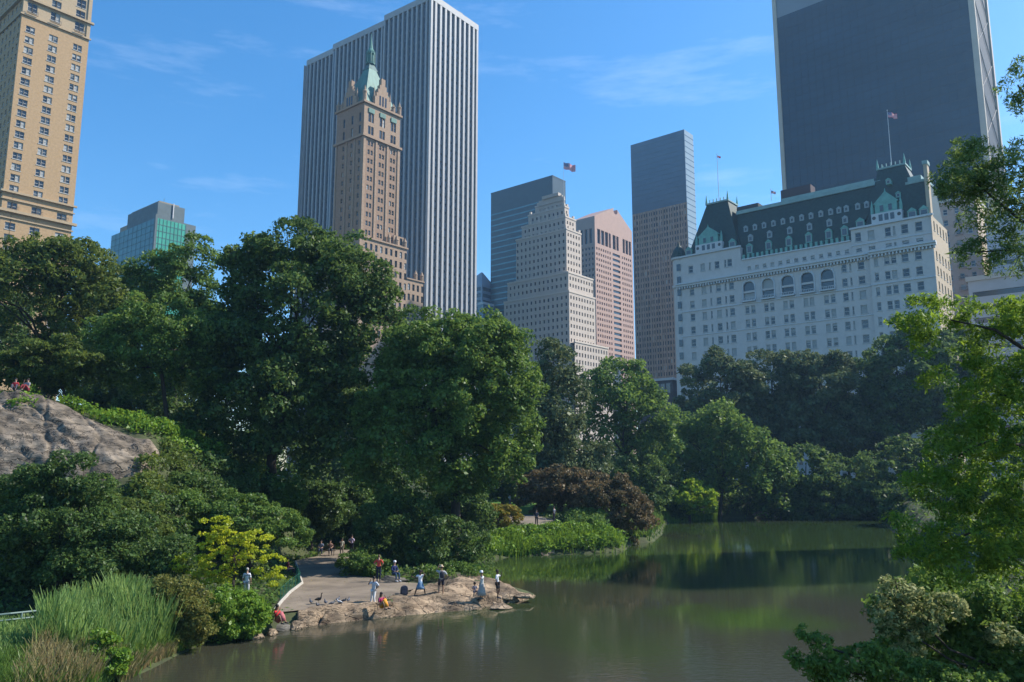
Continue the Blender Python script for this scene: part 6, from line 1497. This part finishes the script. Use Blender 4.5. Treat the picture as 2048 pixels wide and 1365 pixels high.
def person(label, pos, rz, top, bottom, pose='stand', arms=('down', 'down'), ht=1.72, skin='light', hair=(.02, .015, .012), longhair=False, hat=None, btype='trousers', seat=.42, sleeve=.5, bag=None, shoes=(.08, .08, .08), lean=0., child=False):
    k = ht / 1.72; V3 = Vector
    r = empty('person', pos, rz, label, 'person')
    hz_ = .93; fw = 0.
    L = {}
    for s, n in ((1, 'L'), (-1, 'R')):
        if pose == 'stand': J = [(.09 * s, 0, .93), (.10 * s, -.02, .50), (.10 * s, .02, .09), (.11 * s, -.15, .03)]
        elif pose == 'contrapposto': J = [(.09 * s, 0, .93), (.12 * s, -.10 if s > 0 else .0, .51), (.14 * s, -.02 + .05 * s, .09), (.16 * s, -.18 + .05 * s, .03)]
        elif pose == 'stride': J = [(.09 * s, 0, .86), (.27 * s, -.08, .48), (.36 * s, .04, .09), (.42 * s, -.12, .03)]
        elif pose == 'sit': hz_ = seat + .09; J = [(.10 * s, .05, hz_), (.13 * s, -.38, hz_ + .04), (.12 * s, -.42, max(.08, hz_ - .40)), (.13 * s, -.60, max(.03, hz_ - .46))]
        elif pose == 'low': hz_ = seat + .09; J = [(.10 * s, .05, hz_), (.16 * s, -.30, hz_ + .34), (.14 * s, -.48, hz_ - .05), (.15 * s, -.64, hz_ - .09)]
        elif pose == 'crouch': hz_ = .34; J = [(.11 * s, .12, hz_), (.17 * s, -.26, .50), (.15 * s, .0, .09), (.16 * s, -.18, .03)]
        L[n] = J
    if pose == 'stride': hz_ = .86
    pel = V3((0, .02 if pose in ('stand', 'contrapposto', 'stride') else .06, hz_)); 
    def up(x, y, z): return V3((x, y - lean * z, z)) + V3((pel.x, pel.y, pel.z))
    waist, chest, neck, hd0, hd1, hd2 = up(0, 0, .16), up(0, .01, .42), up(0, .01, .56), up(0, -.01, .66), up(0, -.015, .74), up(0, 0, .82)
    A = {}
    for s, n, am in ((1, 'L', arms[0]), (-1, 'R', arms[1])):
        sh = up(.17 * s, .01, .50)
        if am == 'down': el, wr = sh + V3((.07 * s, .03, -.27)), sh + V3((.07 * s, -.06, -.51))
        elif am == 'hip': el, wr = sh + V3((.17 * s, .06, -.22)), sh + V3((.02 * s, -.06, -.38))
        elif am == 'up': el, wr = sh + V3((.12 * s, -.16, .02)), sh + V3((-.03 * s, -.20, .24))
        elif am == 'face': el, wr = sh + V3((.10 * s, -.20, -.12)), sh + V3((-.08 * s, -.28, .10))
        elif am == 'lap': el, wr = sh + V3((.07 * s, -.06, -.26)), sh + V3((-.06 * s, -.28, -.32))
        elif am == 'out': el, wr = sh + V3((.20 * s, -.05, -.16)), sh + V3((.36 * s, -.14, -.06))
        A[n] = (sh, el, wr)
    V = [pel, waist, chest, neck, hd0, hd1, hd2]; E = [(0, 1), (1, 2), (2, 3), (3, 4), (4, 5), (5, 6)]
    Rr = [(.12, .095), (.115, .085), (.13, .09), (.05, .05), (.066, .075), (.078, .092), (.045, .05)]
    for n, s in (('L', 1), ('R', -1)):
        i = len(V); V += [V3(j) for j in L[n]]; E += [(0, i), (i, i + 1), (i + 1, i + 2), (i + 2, i + 3)]; Rr += [.085, .055, .036, .03]
        i = len(V); sh, el, wr = A[n]; d = (wr - el).normalized(); side = d.cross(V3((0, 1, .2))).normalized(); nrm = d.cross(side)
        palm = wr + d * .055; V += [sh, el, wr, palm]; E += [(2, i), (i, i + 1), (i + 1, i + 2), (i + 2, i + 3)]; Rr += [.052, .038, .026, (.032, .018)]
        for f, (off, ln) in enumerate(((-.024, .062), (-.008, .072), (.008, .068), (.024, .052))):
            j = len(V); V += [palm + side * off + d * .035, palm + side * off * 1.15 + d * (.035 + ln * .5) - nrm * .006, palm + side * off * 1.2 + d * (.03 + ln * .9) - nrm * .024]
            E += [(i + 3, j), (j, j + 1), (j + 1, j + 2)]; Rr += [.009, .0085, .007]
        j = len(V); V += [wr + d * .03 + side * .035, wr + d * .07 + side * .06 - nrm * .01]; E += [(i + 3, j), (j, j + 1)]; Rr += [.011, .008]
    sc = lambda LL: [v * k for v in LL]; rs = lambda LL: [tuple(q * k for q in x) if hasattr(x, '__len__') else x * k for x in LL]
    skin_obj('body', sc(V), E, rs(Rr), SK[skin], r)
    # face
    for s in (-1, 1):
        mb = MB(); mb.lathe([(.0, -.008), (.009, -.004), (.011, 0), (.009, .004), (.0, .008)], frame_dark, tuple((hd1 + V3((.032 * s, -.088, .0))) * k), 8); mb.build('eye', r)
        mb = MB(); mb.lathe([(.002, -.03), (.016, -.015), (.018, .01), (.004, .03)], SK[skin], tuple((hd1 + V3((.083 * s, .0, -.01))) * k), 8, .5, 1); mb.build('ear', r)
    mb = MB(); n0 = hd1 + V3((0, -.088, -.005)); mb.tube([n0 * k, (n0 + V3((0, -.022, -.03))) * k, (n0 + V3((0, -.004, -.04))) * k], [.008 * k, .014 * k, .008 * k], SK[skin], 6); mb.build('nose', r)
    mb = MB(); n0 = hd1 + V3((0, -.085, -.062)); mb.tube([(n0 + V3((-.024, .006, 0))) * k, n0 * k, (n0 + V3((.024, .006, 0))) * k], .006 * k, mat('lips', (.25, .08, .07), .6), 6); mb.build('mouth', r)
    # hair
    hm = mat('hair_%d' % int(hair[0] * 1000), hair, .6, .3, 30); mb = MB(); c = (hd1 + V3((0, .022, .03))) * k
    mb.lathe([(.02, -.09), (.078, -.06), (.094, -.01), (.090, .035), (.07, .07), (.035, .092), (.0, .098)], hm, tuple(c), 12, 1, 1.02)
    if longhair: mb.tube([c, c + V3((0, .06, -.1)) * k, c + V3((0, .09, -.24)) * k, c + V3((0, .08, -.34)) * k], [.08 * k, .075 * k, .06 * k, .02 * k], hm, 8)
    mb.smooth = True; mb.build('hair', r)
    if hat:
        mb = MB(); wide = hat[1]; mb.lathe([(wide, .035), (wide * .98, .045), (.105, .055), (.10, .12), (.08, .15), (.0, .155)], cloth(hat[0], .05), tuple((hd1 + V3((0, 0 if wide > .13 else -.02, .0))) * k), 14)
        mb.smooth = True; mb.build('hat', r)
    # top
    tm = cloth(top); V = [up(0, 0, -.02), waist, chest, up(0, .01, .53)]; E = [(0, 1), (1, 2), (2, 3)]; Rr = [(.15, .118), (.142, .108), (.158, .112), (.075, .07)]
    for n in 'LR':
        sh, el, wr = A[n]; i = len(V); e = sh.lerp(el, .95 if sleeve >= .5 else .6); V += [sh, e]; E += [(2, i), (i, i + 1)]; Rr += [.072, .06]
        if sleeve > .9: V.append(el.lerp(wr, .85)); E.append((i + 1, i + 2)); Rr.append(.045)
    skin_obj('shirt' if btype != 'dress' else 'bodice', sc(V), E, rs(Rr), tm, r)
    bm_ = cloth(bottom)
    if btype in ('trousers', 'shorts'):
        V = [pel + V3((0, 0, .04))]; E = []; Rr = [(.145, .115)]
        for n in 'LR':
            a_, b_, c_, d_ = [V3(x) for x in L[n]]; i = len(V)
            if btype == 'trousers': V += [a_, b_, c_]; E += [(0, i), (i, i + 1), (i + 1, i + 2)]; Rr += [.1, .075, .055]
            else: V += [a_, a_.lerp(b_, .85)]; E += [(0, i), (i, i + 1)]; Rr += [.105, .088]
        skin_obj(btype, sc(V), E, rs(Rr), bm_, r)
    else:
        hem = {'skirt': .48, 'dress': .22}[btype]; mb = MB(); nseg = 18; mid = [(V3(L['L'][j]) + V3(L['R'][j])) / 2 for j in range(3)]
        c0, c1 = pel + V3((0, 0, .1)), (mid[1] if hem > .4 else mid[1].lerp(mid[2], .6)); sp = abs(L['L'][1][0]) + .1
        pts = [c0, c0.lerp(c1, .3), c0.lerp(c1, .7), c1]; sp = min(sp, .19)
        if pose in ('low', 'sit'): pts = [c0, pel + V3((0, -.05, .02)), mid[1] + V3((0, .02, .0)), mid[1].lerp(mid[2], .8)]
        mb.tube([p * k for p in pts], [.135 * k, .18 * k, (sp + (.07 if pose not in ('low', 'sit') else -.02)) * k, (sp + (.10 if pose not in ('low', 'sit') else -.04)) * k], bm_, nseg); mb.smooth = True; mb.build('skirt', r)
    for n in 'LR':
        a_ = V3(L[n][2]); t_ = V3(L[n][3]); mb = MB(); mb.tube([(a_ + V3((0, .06, -.05))) * k, (a_ + V3((0, 0, -.035))) * k, t_ * k, (t_ + V3((0, -.06, -.005))) * k], [.035 * k, .046 * k, .042 * k, .022 * k], cloth(shoes, .05), 8); mb.smooth = True; mb.build('shoe', r)
    if bag:
        mb = MB(); c = chest + V3((0, .19, -.1)); mb.lathe([(.1, -.2), (.15, -.15), (.16, .1), (.1, .2), (.01, .22)], cloth(bag), tuple(c * k), 12, 1, .6); mb.smooth = True; mb.build('daypack', r)
    return r
def foot(px, py, z=.7): return onz(px, py, z)
W = (.72, .72, .74)
# rz 0 faces the camera; 90 faces right
person('person in red shirt and patterned skirt sitting on the flat dark slab', foot(551, 1250, .42) + Vector((0, .35, -.05)), R_(60), (.50, .03, .03), (.40, .12, .13), 'low', ('lap', 'face'), 1.66, 'tan', longhair=True, btype='skirt', seat=.12)
person('person in red t-shirt and dark trousers standing with back turned', foot(757, 1163), R_(170), (.55, .07, .05), (.02, .025, .05), 'stand', ('hip', 'hip'), 1.78, 'light', (.10, .06, .04))
person('person in dark clothes and white cap sitting on the low stone', foot(787, 1166) + Vector((0, .5, .05)), R_(40), (.02, .03, .10), (.03, .06, .11), 'sit', ('lap', 'lap'), 1.75, 'light', hat=(W, .11), seat=.42, sleeve=1, shoes=(.7, .7, .7))
person('person in pale top and white trousers standing by the rocks, daypack on back', foot(746, 1214, .45), R_(-25), (.50, .52, .56), (.62, .60, .58), 'contrapposto', ('hip', 'face'), 1.7, 'tan', bag=(.08, .09, .12), btype='trousers')
person('person in magenta and orange dress sitting at the water edge', foot(762, 1228, .3) + Vector((0, .2, 0)), R_(50), (.30, .03, .10), (.62, .26, .03), 'low', ('face', 'lap'), 1.6, 'tan', longhair=True, btype='dress', seat=.32)
person('person in white top and denim skirt striding with raised arm', foot(840, 1194, .6), R_(15), W, (.12, .20, .30), 'stride', ('up', 'out'), 1.66, 'dark', btype='skirt', longhair=True, sleeve=.3)
person('person in straw hat, black and white shirt and black shorts', foot(882, 1192, .62), R_(200), (.42, .42, .42), (.02, .02, .03), 'contrapposto', ('up', 'hip'), 1.82, 'tan', hat=((.55, .42, .28), .17), btype='shorts', bag=(.04, .04, .05))
person('person in white top and long beige skirt standing near the point', foot(963, 1199, .5), R_(-60), (.66, .64, .60), (.36, .33, .30), 'stand', ('face', 'down'), 1.66, 'tan', btype='dress', hat=((.7, .7, .7), .12))
person('person in white shirt and black shorts standing at the rock point', foot(995, 1197, .55), R_(80), W, (.02, .02, .025), 'contrapposto', ('face', 'down'), 1.70, 'dark', btype='shorts')
person('small dark-dressed child crouching behind person in beige skirt', foot(950, 1192, .55), R_(30), (.12, .12, .16), (.18, .18, .22), 'crouch', ('lap', 'lap'), 1.2, 'tan')
person('person in white top behind the yellow-green tree', foot(492, 1196, .9), R_(180), (.66, .67, .70), (.55, .55, .57), 'stand', ('down', 'down'), 1.7, 'light', (.4, .38, .34))
person('person in dark red behind the low green fence', foot(576, 1152, .8), R_(120), (.10, .02, .04), (.03, .03, .04), 'sit', ('lap', 'lap'), 1.7, 'tan', seat=.4)
person('person in lavender shirt standing in the shade at back of the path', foot(703, 1108), R_(160), (.50, .42, .56), (.02, .02, .03), 'stand', ('hip', 'hip'), 1.7, 'light')
person('person in cream top walking in the shade left of lavender shirt', foot(683, 1112), R_(20), (.45, .42, .34), (.20, .17, .13), 'contrapposto', ('down', 'face'), 1.55, 'tan')
q = onz(648, 1113, .7) + Vector((0, .62, 0))
person('person in blue-grey sitting at left on the shaded bench', q + Vector((-.45, -.02, .03)), R_(5), (.16, .20, .28), (.04, .05, .09), 'sit', ('lap', 'lap'), 1.7, 'light', seat=.44)
person('person in brown top sitting at right on the shaded bench', q + Vector((.4, .08, .03)), R_(15), (.25, .15, .12), (.05, .05, .06), 'sit', ('lap', 'face'), 1.7, 'light', seat=.44)
for (px, py, D, lab, t_, b_) in ((1073, 1045, 92, 'distant person in dark blue on the far path', (.03, .04, .07), (.02, .02, .03)), (1108, 1043, 94, 'distant person in grey under the bronze tree', (.18, .2, .24), (.04, .04, .06)),
                                 (1020, 1016, 112, 'distant person in white crossing the lawn', (.6, .6, .6), (.1, .1, .15)), (947, 1018, 100, 'distant person in white top near the rust shrub', (.6, .58, .56), (.3, .25, .2))):
    p = at(px, py, D); person(lab, (p.x, D, tz(p.x, D)), R_(rnd.uniform(0, 360)), t_, b_, 'stand', ('down', 'hip'), 1.7, 'light')
p = hit(20, 806) or at(20, 800, 62)
person('person in red sitting at top of the rock outcrop, left edge', p + Vector((-.1, .6, .7)), R_(20), (.35, .03, .04), (.08, .08, .1), 'low', ('lap', 'lap'), 1.7, 'light', seat=.2)
person('person in grey sitting at top of the rock, right of red one', p + Vector((.75, .7, .7)), R_(-20), (.30, .30, .32), (.25, .04, .05), 'low', ('lap', 'face'), 1.7, 'light', seat=.2)
p = at(1597, 940, 152); person('distant person in white under the dark far trees', (p.x, 150, tz(p.x, 150)), R_(30), (.6, .6, .6), (.3, .3, .3), 'stand', ('down', 'down'), 1.75, 'light')

# ------------------------------------------------------------------ air
hz_m = bpy.data.materials.new('haze_air'); hz_m.use_nodes = True
t = hz_m.node_tree
for n in list(t.nodes):
    if n.type == 'BSDF_PRINCIPLED': t.nodes.remove(n)
pv = t.nodes.new('ShaderNodeVolumePrincipled'); pv.inputs['Density'].default_value = .00020; pv.inputs['Color'].default_value = (.40, .68, 1, 1); pv.inputs['Anisotropy'].default_value = .3
t.links.new(pv.outputs[0], [n for n in t.nodes if n.type == 'OUTPUT_MATERIAL'][0].inputs['Volume'])
mb = MB(); mb.box(-420, 420, -60, 760, -4, 262, hz_m); mb.build('haze', kind='stuff')
